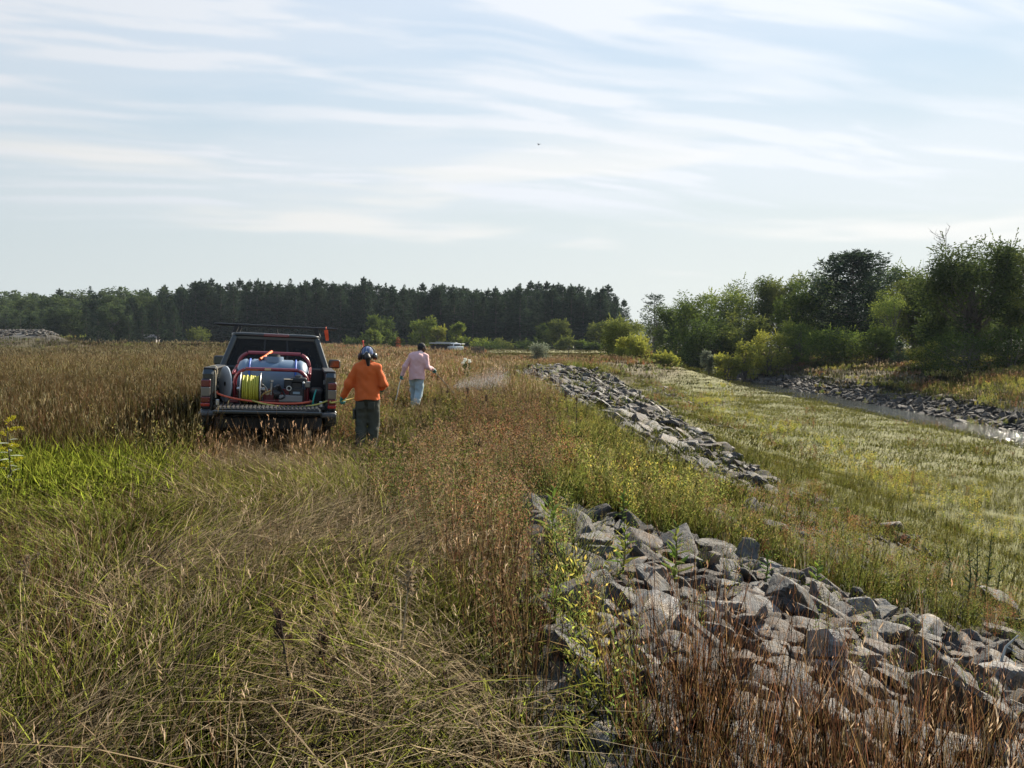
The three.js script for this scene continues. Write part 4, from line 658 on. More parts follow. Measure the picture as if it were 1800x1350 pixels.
{
  const t = thing('pickup_truck', 'dark pickup truck with lowered tailgate parked in the tall grass', 'truck', 0, 0, 0); truckPose(t);
  // bed
  const arch = archPoints(-1.12, 0.40, 0.44, 0, Math.PI);
  const sidePts = [[-0.02, 0.50], [-0.02, 1.20], [-0.06, 1.25], [-1.76, 1.27], [-1.76, 0.46], ...archPoints(-1.12, 0.40, 0.46, Math.PI - 0.12, 0.12)];
  for (const s of [-1, 1]) {
    const g = sideProfile(sidePts, [], 0.15, 0.03); g.translate(s * 0.865, 0, 0); part(t, 'bed_side', g, PAINT);
    part(t, 'bed_rail', moved(rbox(0.17, 0.035, 1.72, 0.015), s * 0.85, 1.285, -0.9), BLACK);
    part(t, 'wheel_flare', (() => { const a = archPoints(-1.12, 0.40, 0.47, 0.1, Math.PI - 0.1, 20).map(([z, y]) => V(s * 0.945, y, z)); return pipe(a, 0.035, 30, 8); })(), BLACK);
    const lamp = part(t, 'tail_light', moved(rbox(0.135, 0.44, 0.09, 0.03), s * 0.885, 0.925, 0.0), DARKM);
    lamp.name = 'tail_light';
    part(lamp, 'red_lens', moved(rbox(0.125, 0.10, 0.03, 0.012), s * 0.887, 1.075, 0.045), REDL);
    part(lamp, 'clear_lens', moved(rbox(0.125, 0.135, 0.03, 0.012), s * 0.887, 0.955, 0.045), CLEARL);
    part(lamp, 'red_lens', moved(rbox(0.125, 0.085, 0.03, 0.012), s * 0.887, 0.84, 0.045), REDL);
    part(lamp, 'red_lens', moved(rbox(0.125, 0.05, 0.03, 0.012), s * 0.887, 0.767, 0.047), std(0.36, 0.012, 0.01, 0.2, 0, { clearcoat: 1 }));
    part(t, 'rear_corner', moved(rbox(0.16, 0.22, 0.12, 0.04), s * 0.885, 0.60, -0.02), PAINT);
    part(t, 'bumper_cap', moved(rbox(0.24, 0.075, 0.2, 0.03), s * 0.84, 0.645, 0.09), GREYP);
    part(t, 'bed_wall_label', moved(rbox(0.006, 0.06, 0.14, 0.002), s * 0.783, 1.1, -0.7, 0, 0, 0), std(0.5, 0.5, 0.48, 0.6));
    part(t, 'wheel_well', moved(rbox(0.22, 0.24, 0.85, 0.06), s * 0.68, 0.86, -1.1), BLACK);
    part(t, 'mud_flap', moved(rbox(0.3, 0.34, 0.015, 0.006), s * 0.76, 0.34, -0.58), RUBBER);
  }
  part(t, 'bumper', moved(rbox(1.5, 0.2, 0.2, 0.04), 0, 0.52, 0.07), BLACK);
  part(t, 'bumper_step', moved(rbox(1.0, 0.02, 0.12, 0.008), 0, 0.63, 0.11), DARKM);
  part(t, 'bed_floor', moved(rbox(1.58, 0.05, 1.74, 0.01), 0, 0.735, -0.88), BLACK);
  for (let k = 0; k < 13; k++) part(t, 'floor_rib', moved(rbox(0.05, 0.018, 1.6, 0.006), -0.66 + k * 0.11, 0.768, -0.86), BLACK);
  part(t, 'bed_front_wall', moved(rbox(1.6, 0.55, 0.06, 0.02), 0, 1.0, -1.73), BLACK);
  const tg = part(t, 'tailgate', moved(rbox(1.47, 0.055, 0.5, 0.02), 0, 0.712, 0.28, 0.03, 0, 0), PAINT);
  part(tg, 'tailgate_liner', moved(rbox(1.40, 0.02, 0.45, 0.008), 0, 0.751, 0.27, 0.03, 0, 0), BLACK);
  const tooth = rbox(0.036, 0.022, 0.40, 0.006);
  for (let k = 0; k < 24; k++) { const m = part(tg, 'liner_rib', tooth, std(0.045, 0.045, 0.045, 0.35)); m.position.set(-0.66 + k * 0.0575, 0.768, 0.27); m.rotation.x = 0.03; }
  part(t, 'latch_plate', moved(rbox(0.05, 0.09, 0.05, 0.01), 0.73, 0.80, -0.02), STEEL); part(t, 'latch_plate', moved(rbox(0.05, 0.09, 0.05, 0.01), -0.73, 0.80, -0.02), STEEL);
  part(t, 'tie_strap', pipe([V(-0.80, 1.29, -0.12), V(-0.775, 1.2, -0.1), V(-0.77, 1.0, -0.08), V(-0.765, 0.86, -0.1)], 0.012, 16, 6), std(0.45, 0.38, 0.26, 0.8));
  part(t, 'tie_strap', pipe([V(-0.87, 1.307, -0.3), V(-0.78, 1.3, -0.26), V(-0.765, 1.16, -0.24)], 0.012, 16, 6), std(0.45, 0.38, 0.26, 0.8));
    // cab and hood
  part(t, 'cab_body', sideProfile([[-1.80, 0.42], [-1.80, 1.22], [-3.72, 1.22], [-3.86, 1.16], [-5.02, 1.05], [-5.24, 0.92], [-5.28, 0.5], [-5.1, 0.42], ...archPoints(-4.38, 0.40, 0.46, Math.PI - 0.12, 0.12).reverse().map((p) => p).reverse(), [-3.8, 0.42]], [], 1.82, 0.06), PAINT);
  part(t, 'cab_interior', moved(rbox(1.6, 0.02, 1.9, 0.005), 0, 1.245, -2.75), BLACK);
  const yb = 1.245, yt = 1.79, bl = (s, z) => V(s * 0.855, yb - 0.01, z), tp = (s, z) => V(s * 0.665, yt, z);
  for (const s of [-1, 1]) {
    part(t, 'pillar', beam(bl(s, -1.86), tp(s, -2.02), 0.10, 0.13, 0.035), PAINT);
    part(t, 'pillar', beam(bl(s, -2.86), tp(s, -2.72), 0.055, 0.09, 0.02), PAINT);
    part(t, 'pillar', beam(bl(s, -3.78), tp(s, -2.98), 0.055, 0.10, 0.02), PAINT);
    part(t, 'roof_rail', beam(tp(s, -2.0), tp(s, -3.0), 0.07, 0.07, 0.03), PAINT);
    part(t, 'side_window', quadPane(bl(s, -1.92), bl(s, -2.82), tp(s, -2.7), tp(s, -2.06)), TINT);
    part(t, 'side_window', quadPane(bl(s, -2.9), bl(s, -3.74), tp(s, -2.97), tp(s, -2.74)), GLASS);
    part(t, 'door_handle', moved(rbox(0.03, 0.03, 0.18, 0.012), s * 0.925, 1.08, -2.2), BLACK);
    part(t, 'door_handle', moved(rbox(0.03, 0.03, 0.18, 0.012), s * 0.925, 1.08, -3.1), BLACK);
    part(t, 'door_seam', moved(rbox(0.012, 0.7, 0.012, 0.002), s * 0.907, 0.85, -2.83), BLACK);
    const mir = part(t, 'mirror', moved(rbox(0.23, 0.175, 0.1, 0.05, 3), s * 1.045, 1.33, -3.45), BLACK);
    part(mir, 'mirror_glass', moved(rbox(0.19, 0.135, 0.01, 0.004), s * 1.045, 1.33, -3.397), std(0.10, 0.12, 0.14, 0.08, 0.9));
    part(mir, 'mirror_arm', moved(rbox(0.1, 0.05, 0.06, 0.02), s * 0.91, 1.27, -3.47), BLACK);
  }
  const roof = (() => { const sh = new THREE.Shape(), w = 0.70, z0 = 1.98, z1 = 3.02, r = 0.12; sh.moveTo(-w + r, z0); sh.lineTo(w - r, z0); sh.quadraticCurveTo(w, z0, w, z0 + r); sh.lineTo(w, z1 - r); sh.quadraticCurveTo(w, z1, w - r, z1); sh.lineTo(-w + r, z1); sh.quadraticCurveTo(-w, z1, -w, z1 - r); sh.lineTo(-w, z0 + r); sh.quadraticCurveTo(-w, z0, -w + r, z0); const g = new THREE.ExtrudeGeometry(sh, { depth: 0.012, bevelEnabled: true, bevelSize: 0.035, bevelThickness: 0.028, bevelSegments: 4, curveSegments: 8 }); g.rotateX(-Math.PI / 2); g.translate(0, yt + 0.012, 0); const p = g.attributes.position; for (let i = 0; i < p.count; i++) p.setY(i, p.getY(i) + 0.035 * (1 - Math.pow(p.getX(i) / 0.74, 2))); g.computeVertexNormals(); return g; })();
  const rf = part(t, 'roof', roof, PAINT);
  part(rf, 'brake_light', moved(rbox(0.42, 0.05, 0.05, 0.015), 0, yt + 0.03, -1.945), REDL);
  part(rf, 'antenna', join([moved(new THREE.CylinderGeometry(0.006, 0.014, 0.09, 8), 0, yt + 0.12, -2.2), moved(rbox(0.05, 0.025, 0.1, 0.012), 0, yt + 0.075, -2.2)]), BLACK);
  part(t, 'rear_window_frame', join([beam(V(-0.86, yb + 0.01, -1.85), V(0.86, yb + 0.01, -1.85), 0.07, 0.05), beam(V(-0.66, yt - 0.02, -2.0), V(0.66, yt - 0.02, -2.0), 0.08, 0.06)]), PAINT);
  const wy0 = yb + 0.04, wy1 = yt - 0.05, wz = (y) => lerp(-1.845, -1.99, (y - yb) / (yt - yb)), wx = (y) => lerp(0.80, 0.625, (y - yb) / (yt - yb));
  part(t, 'rear_window', quadPane(V(-wx(wy0), wy0, wz(wy0)), V(-0.2, wy0, wz(wy0)), V(-0.18, wy1, wz(wy1)), V(-wx(wy1), wy1, wz(wy1))), TINT);
  part(t, 'rear_window', quadPane(V(0.2, wy0, wz(wy0)), V(wx(wy0), wy0, wz(wy0)), V(wx(wy1), wy1, wz(wy1)), V(0.18, wy1, wz(wy1))), TINT);
  part(t, 'sliding_window', quadPane(V(-0.19, wy0, wz(wy0) + 0.006), V(0.19, wy0, wz(wy0) + 0.006), V(0.17, wy1, wz(wy1) + 0.006), V(-0.17, wy1, wz(wy1) + 0.006)), TINT);
  for (const s of [-1, 1]) part(t, 'window_bar', beam(V(s * 0.2, wy0, wz(wy0) + 0.008), V(s * 0.18, wy1, wz(wy1) + 0.008), 0.03, 0.02, 0.006), BLACK);
  part(t, 'windshield', quadPane(V(-0.82, yb, -3.8), V(0.82, yb, -3.8), V(0.63, yt, -3.0), V(-0.63, yt, -3.0)), GLASS);
  part(t, 'dashboard', moved(rbox(1.5, 0.16, 0.4, 0.06), 0, 1.24, -3.55), BLACK);
  for (const [sx, sz] of [[-0.4, -3.0], [0.4, -3.0], [-0.42, -2.2], [0.42, -2.2]]) { const seat = part(t, 'seat', moved(rbox(0.5, 0.5, 0.14, 0.06), sx, 1.22, sz, -0.15, 0, 0), BLACK); part(seat, 'headrest', moved(rbox(0.27, 0.18, 0.1, 0.045, 3), sx, 1.53, sz + 0.06, -0.12, 0, 0), BLACK); }
  // wheels
  const tyreGeo = (() => { const pts = []; for (const [r, x] of [[0.235, -0.11], [0.33, -0.135], [0.375, -0.115], [0.388, -0.06], [0.39, 0], [0.388, 0.06], [0.375, 0.115], [0.33, 0.135], [0.235, 0.11]]) pts.push(new THREE.Vector2(r, x)); const g = new THREE.LatheGeometry(pts, 40); g.rotateZ(Math.PI / 2); const lugs = [g]; for (let k = 0; k < 36; k++) { const a = k / 36 * 6.283; for (const s of [-1, 1]) { const b = rbox(0.09, 0.018, 0.03, 0.005, 1); b.translate(s * 0.062, 0.39, 0); b.rotateX(a + s * 0.04); lugs.push(b); } } return join(lugs); })();
  const rimGeo = (() => { const L = [moved(new THREE.CylinderGeometry(0.235, 0.235, 0.2, 28, 1, true), 0, 0, 0, 0, 0, Math.PI / 2)]; for (let k = 0; k < 6; k++) { const b = rbox(0.03, 0.21, 0.07, 0.01, 1); b.translate(0.06, 0.115, 0); b.rotateX(k / 6 * 6.283); L.push(b); } L.push(moved(new THREE.CylinderGeometry(0.06, 0.06, 0.05, 16), 0.07, 0, 0, 0, 0, Math.PI / 2)); return join(L); })();
  for (const z of [-1.12, -4.38]) for (const s of [-1, 1]) { const w = new THREE.Group(); w.name = 'wheel'; w.position.set(s * 0.775, 0.385, z); w.rotation.y = s < 0 ? Math.PI : 0; t.add(w); part(w, 'tyre', tyreGeo, RUBBER); part(w, 'rim', rimGeo, STEEL); }
  part(t, 'rear_axle', join([moved(new THREE.CylinderGeometry(0.05, 0.05, 1.4, 12), 0, 0.385, -1.12, 0, 0, Math.PI / 2), moved(new THREE.SphereGeometry(0.14, 16, 10), 0, 0.385, -1.12)]), DARKM);
  part(t, 'frame_rails', join([moved(rbox(0.08, 0.14, 4.6, 0.01), -0.45, 0.56, -2.6), moved(rbox(0.08, 0.14, 4.6, 0.01), 0.45, 0.56, -2.6)]), BLACK);
  // roof rack
  for (const z of [-2.18, -2.88]) {
    const bar = part(t, 'roof_bar', moved(rbox(2.06, 0.032, 0.085, 0.014, 3), 0, 1.985, z), std(0.05, 0.05, 0.052, 0.3, 0.6));
    for (const s of [-1, 1]) part(bar, 'rack_foot', beam(V(s * 0.72, 1.81, z), V(s * 0.655, 1.975, z), 0.07, 0.09, 0.025), BLACK);
  }
  shade(t);
  const flag = thing('marker_flag', 'bright orange ribbon hanging under the right end of the truck roof bar', 'flag', 0, 0, 0); truckPose(flag);
  const fg = new THREE.PlaneGeometry(0.07, 0.19, 3, 8); { const p = fg.attributes.position; for (let i = 0; i < p.count; i++) { const y = p.getY(i); p.setXYZ(i, p.getX(i) * (1 - 0.25 * (0.095 - y) / 0.19), y, 0.012 * Math.sin(y * 26 + p.getX(i) * 20)); } fg.computeVertexNormals(); fg.rotateZ(0.16); fg.translate(0.845, 1.865, -2.12); }
  part(flag, 'ribbon', fg, std(0.75, 0.09, 0.02, 0.6, 0, { side: THREE.DoubleSide })); part(flag, 'knot', moved(new THREE.TorusGeometry(0.035, 0.008, 6, 16), 0.83, 1.975, -2.16, 0, Math.PI / 2, 0), std(0.75, 0.09, 0.02, 0.6));
}
// ---------------------------------------------------------------- sprayer skid in the bed
const RED = std(0.20, 0.012, 0.022, 0.35, 0.1, { clearcoat: 0.7, clearcoatRoughness: 0.2 }), YELLOW = std(0.52, 0.47, 0.05, 0.5), POLY = std(0.16, 0.24, 0.34, 0.38, 0, { transmission: 0.25, thickness: 0 }), BLUE = std(0.03, 0.10, 0.42, 0.5);
const localToWorld = (x, y, z) => truckPose(new THREE.Object3D()).localToWorld(V(x, y, z));
{
  const t = thing('sprayer_rig', 'sprayer skid with white tank, red tube frame, hose reel and engine in the truck bed', 'sprayer', 0, 0, 0); truckPose(t);
  const hoop = (w, y1, z, r) => { const p = []; p.push(V(-w, 0.8, z), V(-w, y1 - 0.25, z)); for (let k = 0; k <= 6; k++) { const a = Math.PI - k / 6 * Math.PI / 2; p.push(V(-w + 0.2 + Math.cos(a) * 0.2, y1 - 0.2 + Math.sin(a) * 0.2, z)); } for (let k = 0; k <= 6; k++) { const a = Math.PI / 2 - k / 6 * Math.PI / 2; p.push(V(w - 0.2 + Math.cos(a) * 0.2, y1 - 0.2 + Math.sin(a) * 0.2, z)); } p.push(V(w, y1 - 0.25, z), V(w, 0.8, z)); return pipe(p, r, 90, 10); };
  part(t, 'frame_hoop', hoop(0.53, 1.285, -0.42, 0.028), RED); part(t, 'frame_hoop', hoop(0.555, 1.52, -1.38, 0.030), RED);
  part(t, 'frame_base', join([moved(rbox(1.2, 0.05, 0.06, 0.012), 0, 0.80, -0.36), moved(rbox(1.2, 0.05, 0.06, 0.012), 0, 0.80, -1.42), moved(rbox(0.06, 0.05, 1.1, 0.012), -0.56, 0.80, -0.9), moved(rbox(0.06, 0.05, 1.1, 0.012), 0.56, 0.80, -0.9), beam(V(-0.555, 1.22, -0.44), V(-0.57, 1.3, -1.36), 0.05, 0.05), beam(V(0.555, 1.22, -0.44), V(0.57, 1.3, -1.36), 0.05, 0.05), moved(rbox(1.06, 0.18, 0.012, 0.004), 0, 0.9, -0.5)]), RED);
  const prof = [[0, -0.53], [0.2, -0.53], [0.27, -0.5], [0.305, -0.44], [0.315, -0.40], [0.30, -0.385], [0.30, -0.31], [0.315, -0.295], [0.315, -0.12], [0.305, -0.1], [0.305, 0.1], [0.315, 0.12], [0.315, 0.295], [0.30, 0.31], [0.30, 0.385], [0.315, 0.40], [0.305, 0.44], [0.27, 0.5], [0.2, 0.53], [0, 0.53]].map(([r, y]) => new THREE.Vector2(r, y));
  const tank = part(t, 'tank', moved(new THREE.LatheGeometry(prof, 40), 0, 1.115, -0.93, 0, 0, Math.PI / 2), POLY);
  part(tank, 'filler_neck', moved(new THREE.CylinderGeometry(0.15, 0.165, 0.09, 28), 0, 1.43, -0.93), POLY);
  part(tank, 'tank_lid', join([moved(new THREE.CylinderGeometry(0.10, 0.105, 0.035, 28), 0, 1.49, -0.93), moved(rbox(0.16, 0.02, 0.03, 0.008), 0, 1.512, -0.93)]), BLACK);
  for (const x of [-0.345, 0.345]) part(tank, 'tank_band', moved(new THREE.TorusGeometry(0.312, 0.014, 8, 48), x, 1.115, -0.93, 0, Math.PI / 2, 0).scale(1, 1, 1), BLUE);
  part(t, 'tank_strap', pipe([V(-0.2, 1.43, -0.80), V(-0.13, 1.475, -1.0), V(-0.05, 1.55, -1.36)], 0.024, 20, 6), std(0.8, 0.16, 0.03, 0.6));
  part(t, 'frame_badge', moved(rbox(0.09, 0.03, 0.004, 0.001), -0.06, 1.288, -0.39), std(0.5, 0.38, 0.2, 0.5));
  // hose reel
  const reel = new THREE.Group(); reel.name = 'hose_reel'; t.add(reel);
  for (const x of [-0.415, -0.155]) part(reel, 'reel_flange', moved(new THREE.CylinderGeometry(0.245, 0.245, 0.012, 40), x, 0.99, -0.24, 0, 0, Math.PI / 2), BLACK);
  for (const x of [-0.425, -0.145]) part(reel, 'flange_rim', moved(new THREE.TorusGeometry(0.245, 0.008, 6, 40), x, 0.99, -0.24, 0, Math.PI / 2, 0), STEEL);
  part(reel, 'reel_axle', moved(new THREE.CylinderGeometry(0.03, 0.03, 0.4, 14), -0.285, 0.99, -0.24, 0, 0, Math.PI / 2), STEEL);
  part(reel, 'reel_stand', join([beam(V(-0.45, 0.8, -0.2), V(-0.45, 1.0, -0.24), 0.03, 0.05), beam(V(-0.12, 0.8, -0.2), V(-0.12, 1.0, -0.24), 0.03, 0.05)]), BLACK);
  const R = rng(8);
  for (let k = 0; k < 9; k++) { const x = -0.392 + k * 0.0265; for (const r of k % 2 ? [0.185] : [0.2]) part(reel, 'hose_loop', moved(new THREE.TorusGeometry(r + 0.012 * (R() - 0.5), 0.0128, 8, 40), x, 0.99 + 0.008 * (R() - 0.5), -0.24, 0, Math.PI / 2 + 0.05 * (R() - 0.5), 0), YELLOW); }
  part(reel, 'hose_core', moved(new THREE.CylinderGeometry(0.182, 0.182, 0.24, 32), -0.285, 0.99, -0.24, 0, 0, Math.PI / 2), std(0.30, 0.27, 0.03, 0.6));
  // engine and pump
  const eng = new THREE.Group(); eng.name = 'engine'; t.add(eng);
  part(eng, 'engine_block', join([moved(rbox(0.22, 0.2, 0.22, 0.03), 0.37, 0.93, -0.3), moved(rbox(0.16, 0.1, 0.16, 0.02), 0.37, 1.06, -0.3), moved(new THREE.CylinderGeometry(0.1, 0.1, 0.05, 24), 0.37, 0.93, -0.18, Math.PI / 2, 0, 0)]), DARKM);
  part(eng, 'fuel_tank', moved(rbox(0.24, 0.085, 0.2, 0.03, 3), 0.40, 1.14, -0.3), BLACK);
  part(eng, 'fuel_cap', moved(new THREE.CylinderGeometry(0.05, 0.055, 0.03, 20), 0.39, 1.20, -0.28), std(0.05, 0.05, 0.05, 0.4));
  part(eng, 'air_filter', moved(rbox(0.12, 0.13, 0.12, 0.025), 0.245, 1.08, -0.24), BLACK);
  part(eng, 'muffler', moved(rbox(0.09, 0.1, 0.16, 0.02), 0.53, 1.08, -0.28), std(0.2, 0.19, 0.18, 0.45, 0.8));
  part(eng, 'air_filter_cover', moved(rbox(0.13, 0.012, 0.125, 0.004), 0.245, 1.153, -0.24), std(0.42, 0.36, 0.26, 0.5));
  part(eng, 'nameplate', moved(rbox(0.1, 0.035, 0.004, 0.001), 0.37, 0.955, -0.152), std(0.22, 0.3, 0.36, 0.4));
  part(eng, 'starter_ring', moved(new THREE.TorusGeometry(0.032, 0.008, 8, 20), 0.26, 1.02, -0.168), std(0.5, 0.48, 0.42, 0.4));
  part(eng, 'spark_cap', moved(new THREE.SphereGeometry(0.018, 10, 8), 0.47, 1.11, -0.17), std(0.8, 0.8, 0.76, 0.4));
  const pump = new THREE.Group(); pump.name = 'pump'; t.add(pump);
  part(pump, 'pump_head', join([moved(new THREE.CylinderGeometry(0.085, 0.085, 0.1, 20), 0.09, 0.93, -0.26, 0, 0, Math.PI / 2), moved(rbox(0.12, 0.12, 0.12, 0.02), 0.09, 0.98, -0.26), moved(new THREE.CylinderGeometry(0.03, 0.03, 0.12, 14), 0.12, 1.02, -0.18, 0.6, 0, 0.4)]), DARKM);
  part(pump, 'pump_mount', moved(rbox(0.34, 0.1, 0.2, 0.015), 0.29, 0.865, -0.24), std(0.2, 0.19, 0.18, 0.6));
  part(pump, 'valve', join([moved(new THREE.CylinderGeometry(0.018, 0.018, 0.18, 12), 0.005, 1.0, -0.24), moved(new THREE.CylinderGeometry(0.025, 0.025, 0.03, 12), 0.005, 1.12, -0.24)]), STEEL);
  part(pump, 'pressure_gauge', join([moved(new THREE.CylinderGeometry(0.035, 0.035, 0.02, 20), -0.05, 0.945, -0.2, Math.PI / 2, 0, 0)]), std(0.42, 0.34, 0.2, 0.4));
  part(pump, 'feed_hose', pipe([V(-0.19, 1.05, -0.26), V(-0.12, 1.06, -0.2), V(-0.06, 1.0, -0.2), V(-0.05, 0.95, -0.19)], 0.014, 20, 7), std(0.3, 0.27, 0.22, 0.6));
  part(pump, 'feed_hose', pipe([V(0.0, 0.98, -0.2), V(-0.07, 0.95, -0.16), V(-0.13, 0.9, -0.16), V(-0.16, 0.81, -0.2)], 0.012, 20, 7), std(0.42, 0.26, 0.07, 0.6));
  part(pump, 'feed_hose', pipe([V(0.17, 0.98, -0.22), V(0.2, 0.9, -0.14), V(0.14, 0.86, -0.14), V(0.1, 0.88, -0.2)], 0.014, 20, 7), BLACK);
  part(pump, 'drain_hose', pipe([V(0.66, 1.0, -0.3), V(0.635, 0.93, -0.18), V(0.62, 0.86, -0.14), V(0.615, 0.79, -0.15)], 0.012, 16, 7), std(0.03, 0.35, 0.28, 0.5));
  const second = new THREE.Group(); second.name = 'spare_reel'; t.add(second);
  part(second, 'reel_disc', moved(new THREE.CylinderGeometry(0.27, 0.27, 0.015, 44), -0.665, 1.05, -0.42, 0, 0.42, Math.PI / 2), std(0.5, 0.54, 0.58, 0.45));
  part(second, 'reel_hub', moved(new THREE.CylinderGeometry(0.035, 0.035, 0.16, 16), -0.60, 1.05, -0.44, 0, 0.42, Math.PI / 2), BLACK);
  shade(t);
  const oh = thing('orange_hose', 'orange hose lying along the truck bed floor under the rig', 'hose', 0, 0, 0); truckPose(oh);
  part(oh, 'hose', pipe([V(-0.78, 0.93, -0.5), V(-0.745, 0.925, -0.1), V(-0.55, 0.87, -0.02), V(-0.3, 0.83, -0.03), V(0.0, 0.80, -0.05), V(0.3, 0.80, -0.04), V(0.5, 0.815, -0.08), V(0.62, 0.83, -0.25)], 0.016, 60, 8), std(0.62, 0.11, 0.05, 0.5));
}

// ---------------------------------------------------------------- people: distance fields meshed into continuous skins
function surfaceNets(f, lo, hi, cell) {
  const n = [0, 1, 2].map((k) => Math.ceil((hi[k] - lo[k]) / cell) + 1), at = (i, j, k) => (k * n[1] + j) * n[0] + i, val = new Float32Array(n[0] * n[1] * n[2]);
  for (let k = 0; k < n[2]; k++) for (let j = 0; j < n[1]; j++) for (let i = 0; i < n[0]; i++) val[at(i, j, k)] = f(lo[0] + i * cell, lo[1] + j * cell, lo[2] + k * cell);
  const vid = new Int32Array(val.length).fill(-1), pos = [], idx = [], C = [[0, 0, 0], [1, 0, 0], [0, 1, 0], [1, 1, 0], [0, 0, 1], [1, 0, 1], [0, 1, 1], [1, 1, 1]], E = [[0, 1], [2, 3], [4, 5], [6, 7], [0, 2], [1, 3], [4, 6], [5, 7], [0, 4], [1, 5], [2, 6], [3, 7]];
  for (let k = 0; k < n[2] - 1; k++) for (let j = 0; j < n[1] - 1; j++) for (let i = 0; i < n[0] - 1; i++) {
    const v = C.map((c) => val[at(i + c[0], j + c[1], k + c[2])]); let x = 0, y = 0, z = 0, m = 0;
    for (const [a, b] of E) if ((v[a] < 0) !== (v[b] < 0)) { const t = v[a] / (v[a] - v[b]); x += lerp(C[a][0], C[b][0], t); y += lerp(C[a][1], C[b][1], t); z += lerp(C[a][2], C[b][2], t); m++; }
    if (m) { vid[at(i, j, k)] = pos.length / 3; pos.push(lo[0] + (i + x / m) * cell, lo[1] + (j + y / m) * cell, lo[2] + (k + z / m) * cell); }
  }
  const q = (a, b, c, d, flip) => { if (a < 0 || b < 0 || c < 0 || d < 0) return; flip ? idx.push(a, c, b, a, d, c) : idx.push(a, b, c, a, c, d); };
  for (let k = 1; k < n[2] - 1; k++) for (let j = 1; j < n[1] - 1; j++) for (let i = 1; i < n[0] - 1; i++) {
    const s = val[at(i, j, k)] < 0;
    if (s !== val[at(i + 1, j, k)] < 0) q(vid[at(i, j - 1, k - 1)], vid[at(i, j, k - 1)], vid[at(i, j, k)], vid[at(i, j - 1, k)], !s);
    if (s !== val[at(i, j + 1, k)] < 0) q(vid[at(i - 1, j, k - 1)], vid[at(i - 1, j, k)], vid[at(i, j, k)], vid[at(i, j, k - 1)], !s);
    if (s !== val[at(i, j, k + 1)] < 0) q(vid[at(i - 1, j - 1, k)], vid[at(i, j - 1, k)], vid[at(i, j, k)], vid[at(i - 1, j, k)], !s);
  }
  const nor = new Float32Array(pos.length), e = cell * 0.5;
  for (let p = 0; p < pos.length; p += 3) { const x = pos[p], y = pos[p + 1], z = pos[p + 2]; let a = f(x + e, y, z) - f(x - e, y, z), b = f(x, y + e, z) - f(x, y - e, z), c = f(x, y, z + e) - f(x, y, z - e); const l = Math.hypot(a, b, c) || 1; nor[p] = a / l; nor[p + 1] = b / l; nor[p + 2] = c / l; }
  const g = new THREE.BufferGeometry(); g.setAttribute('position', new THREE.Float32BufferAttribute(pos, 3)); g.setAttribute('normal', new THREE.BufferAttribute(nor, 3)); g.setIndex(idx); return g;
}
const smin = (a, b, k) => { const h = clamp(0.5 + 0.5 * (b - a) / k, 0, 1); return lerp(b, a, h) - k * h * (1 - h); };
function bone(a, b, ra, rb, flat = 1) { const d = [b[0] - a[0], b[1] - a[1], b[2] - a[2]], L = d[0] * d[0] + d[1] * d[1] + d[2] * d[2] || 1e-9; return (x, y, z) => { const px = x - a[0], py = y - a[1], pz = z - a[2], t = clamp((px * d[0] + py * d[1] + pz * d[2]) / L, 0, 1); return Math.hypot(px - d[0] * t, py - d[1] * t, (pz - d[2] * t) / flat) - lerp(ra, rb, t); }; }
function ball(c, rx, ry, rz) { const m = Math.min(rx, ry, rz); return (x, y, z) => { const a = (x - c[0]) / rx, b = (y - c[1]) / ry, d = (z - c[2]) / rz; return (Math.hypot(a, b, d) - 1) * m; }; }
function blend(list, k) { return (x, y, z) => { let d = 1e3; for (const f of list) d = smin(d, f(x, y, z), k); return d; }; }
function boundsOf(points, pad) { const lo = [1e9, 1e9, 1e9], hi = [-1e9, -1e9, -1e9]; for (const p of points) for (let k = 0; k < 3; k++) { lo[k] = Math.min(lo[k], p[k] - pad); hi[k] = Math.max(hi[k], p[k] + pad); } return [lo, hi]; }
const vadd = (a, b, s = 1) => [a[0] + b[0] * s, a[1] + b[1] * s, a[2] + b[2] * s], vsub = (a, b) => [a[0] - b[0], a[1] - b[1], a[2] - b[2]], vnorm = (a) => { const l = Math.hypot(...a) || 1; return [a[0] / l, a[1] / l, a[2] / l]; }, vcross = (a, b) => [a[1] * b[2] - a[2] * b[1], a[2] * b[0] - a[0] * b[2], a[0] * b[1] - a[1] * b[0]];
